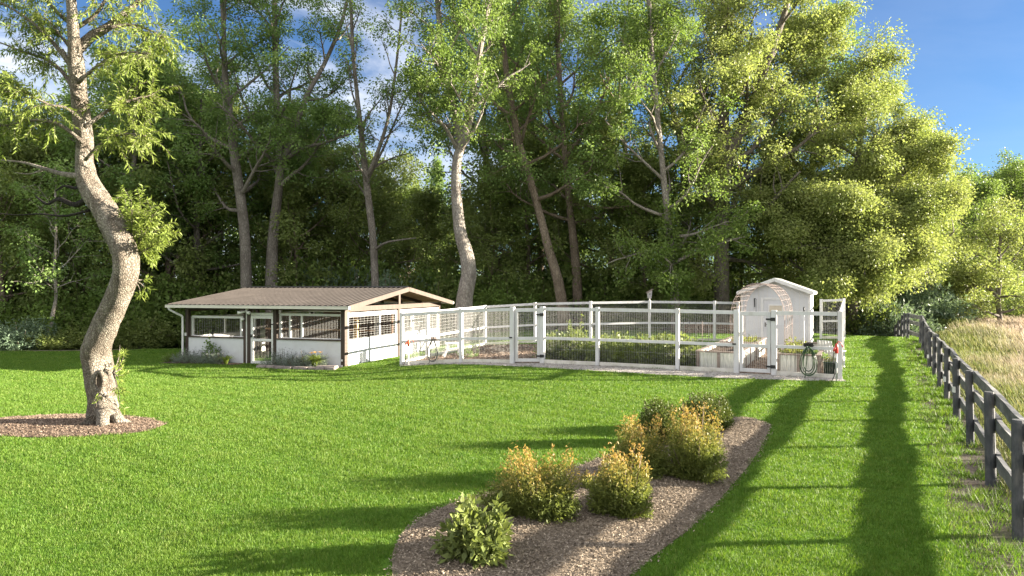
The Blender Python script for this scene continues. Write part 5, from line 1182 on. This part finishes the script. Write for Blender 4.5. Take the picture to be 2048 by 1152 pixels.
# seats
def seat(label, px, d, rz):
    r = thing('garden_chair', label, 'garden chair', gpt(px, d), rz); m = M['white']
    b = MB()
    for i in range(5): b.hexa([(-.27 + i * .11, .20, .36), (-.17 + i * .11, .20, .36), (-.17 + i * .11, .225, .36), (-.27 + i * .11, .225, .36), (-.28 + i * .115, .40, 1.0 - .02 * abs(i - 2)), (-.175 + i * .115, .40, 1.0 - .02 * abs(i - 2)), (-.175 + i * .115, .425, 1.0), (-.28 + i * .115, .425, 1.0)])
    b.build('backrest', m, r); b = MB()
    for i in range(5): b.box(-.28, .28, -.32 + i * .105, -.225 + i * .105, .38 - i * .012, .405 - i * .012)
    b.build('seat', m, r)
    for x in (-.31, .31):
        b = MB(); b.box(x - .06, x + .06, -.34, .36, .60, .63); b.build('armrest', m, r)
        b = MB(); b.box(x - .02, x + .02, -.33, -.25, 0, .598); b.build('leg', m, r); b = MB(); b.beam((x, .16, .59), (x, .40, 0), .04, .09, (0, 1, 0)); b.build('leg', m, r)
seat('white slatted garden chair inside the right corner of the fence', 1662, 24.6, SHA + 2.6)
seat('white slatted garden chair inside the left part of the mulched pen', 905, 30.5, SHA + 2.2)
# dark tub with a seedling
tp = gp(1661, 753) + U_ * .35; tp[2] = float(H(tp[0], tp[1])); tb = thing('plant_tub', 'dark green tub with a small seedling beside the right corner post', 'plant tub', tp)
b = MB(); b.lathe(0, 0, [(.15, 0), (.20, .02), (.225, .40), (.245, .41), (.245, .45), (.2, .45), (.19, .38)], 20); b.build('tub', M['potgreen'], tb, smooth=True)
b = MB(); b.cyl(0, 0, .36, .385, .2); b.build('soil', M['soil'], tb)
V, tpf, (B, Md, E) = bush_verts(np.random.default_rng(7), .16, .16, .3, 20, 8, .08, .05); V[:, 2] += .38; quadmesh('seedling', V, YCROP, tb, tpf)
# white pole tool
tp = gpt(1608, 24.5); po = thing('garden_stake', 'white pole with a black tip standing behind the right bay of the fence', 'stake', tp)
b = MB(); b.cyl(0, 0, -.1, 2.0, .02); b.build('pole', M['white'], po, smooth=True); b = MB(); b.cyl(0, 0, 2.0, 2.2, .028); b.build('grip', M['black'], po, smooth=True)
# hanging brackets on the shed front
hk = thing('wall_hanger', 'black iron hanger with a chain on the shed wall left of its door', 'hanger', S0 + R_ * .62 - U_ * .012, SHA)
b = MB(); b.tube([(0, -.01, 2.32), (.0, -.2, 2.36), (.10, -.22, 2.34)], .012, 6); b.tube([(0.0, -.02, 2.34), (.0, -.02, 1.95)], .022, 6); b.tube([(.10, -.22, 2.34), (.09, -.22, 1.6)], .010, 5); b.build('bracket', M['black'], hk)

# ------------------------------------------------------------------ light, sky, camera
EL = math.radians(12.0); sx, sy = 1.0, 0.06; hn = math.hypot(sx, sy)
sv = Vector((sx / hn * math.cos(EL), sy / hn * math.cos(EL), math.sin(EL)))
sl_ = bpy.data.lights.new('sun', 'SUN'); sl_.energy = 5.0; sl_.angle = math.radians(0.5); sl_.color = (1.0, 0.89, 0.72)
so = bpy.data.objects.new('sun', sl_); COL.objects.link(so); so.rotation_mode = 'QUATERNION'; so.rotation_quaternion = sv.to_track_quat('Z', 'Y'); so.location = (40, 0, 30)
w = bpy.data.worlds.new('World'); scene.world = w; w.use_nodes = True; nt = w.node_tree; nt.nodes.clear()
sk = nt.nodes.new('ShaderNodeTexSky'); sk.sky_type = 'NISHITA'; sk.sun_disc = False; sk.sun_elevation = EL; sk.sun_rotation = math.atan2(sx, sy); sk.air_density = 1.0; sk.dust_density = 0.3; sk.ozone_density = 2.5
W = NT.__new__(NT); W.t = nt
tcw = W.n('ShaderNodeTexCoord').outputs['Generated']; mpw = W.n('ShaderNodeMapping'); mpw.inputs['Scale'].default_value = (1.0, 1.0, 3.2); W.l(tcw, mpw.inputs['Vector'])
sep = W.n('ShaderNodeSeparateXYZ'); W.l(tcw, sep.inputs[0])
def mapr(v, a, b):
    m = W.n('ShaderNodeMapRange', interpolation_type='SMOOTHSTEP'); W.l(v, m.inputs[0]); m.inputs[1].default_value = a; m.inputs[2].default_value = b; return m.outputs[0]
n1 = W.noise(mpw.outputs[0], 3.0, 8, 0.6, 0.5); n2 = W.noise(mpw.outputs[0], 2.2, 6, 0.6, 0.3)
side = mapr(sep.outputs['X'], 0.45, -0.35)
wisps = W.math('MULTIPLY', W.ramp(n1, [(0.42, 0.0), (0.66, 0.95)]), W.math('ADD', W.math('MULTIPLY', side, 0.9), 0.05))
back = W.math('MULTIPLY', W.math('MAXIMUM', mapr(sep.outputs['Y'], 0.25, -0.25), mapr(sep.outputs['Z'], 0.62, 0.85)), W.ramp(n2, [(0.34, 0.0), (0.50, 1.0)]))  # unseen bright cloud behind and overhead, added to fill the shade
clear = W.mix(1.0, sk.outputs[0], (0.33, 0.43, 0.58), 'MULTIPLY')
c1 = W.mix(wisps, clear, (3.6, 3.7, 3.9)); sky_with_fill = W.mix(back, c1, (5.0, 4.95, 4.9))
bg = nt.nodes.new('ShaderNodeBackground'); bg.inputs['Strength'].default_value = 0.05; nt.links.new(sky_with_fill, bg.inputs['Color'])
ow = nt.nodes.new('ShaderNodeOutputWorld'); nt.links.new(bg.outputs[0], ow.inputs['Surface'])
cd = bpy.data.cameras.new('camera'); cd.lens = 24; cd.sensor_width = 36; cd.clip_end = 3000; cd.clip_start = 0.05
co = bpy.data.objects.new('camera', cd); COL.objects.link(co); co.location = (0, 0, CAM_H); co.rotation_euler = (PI / 2, 0, 0); scene.camera = co
scene.view_settings.view_transform = 'Standard'; scene.view_settings.look = 'None'; scene.view_settings.exposure = 2.85; scene.view_settings.gamma = 1.0
scene.cycles.max_bounces = 8; scene.cycles.transmission_bounces = 4; scene.cycles.diffuse_bounces = 5; scene.cycles.use_denoising = True
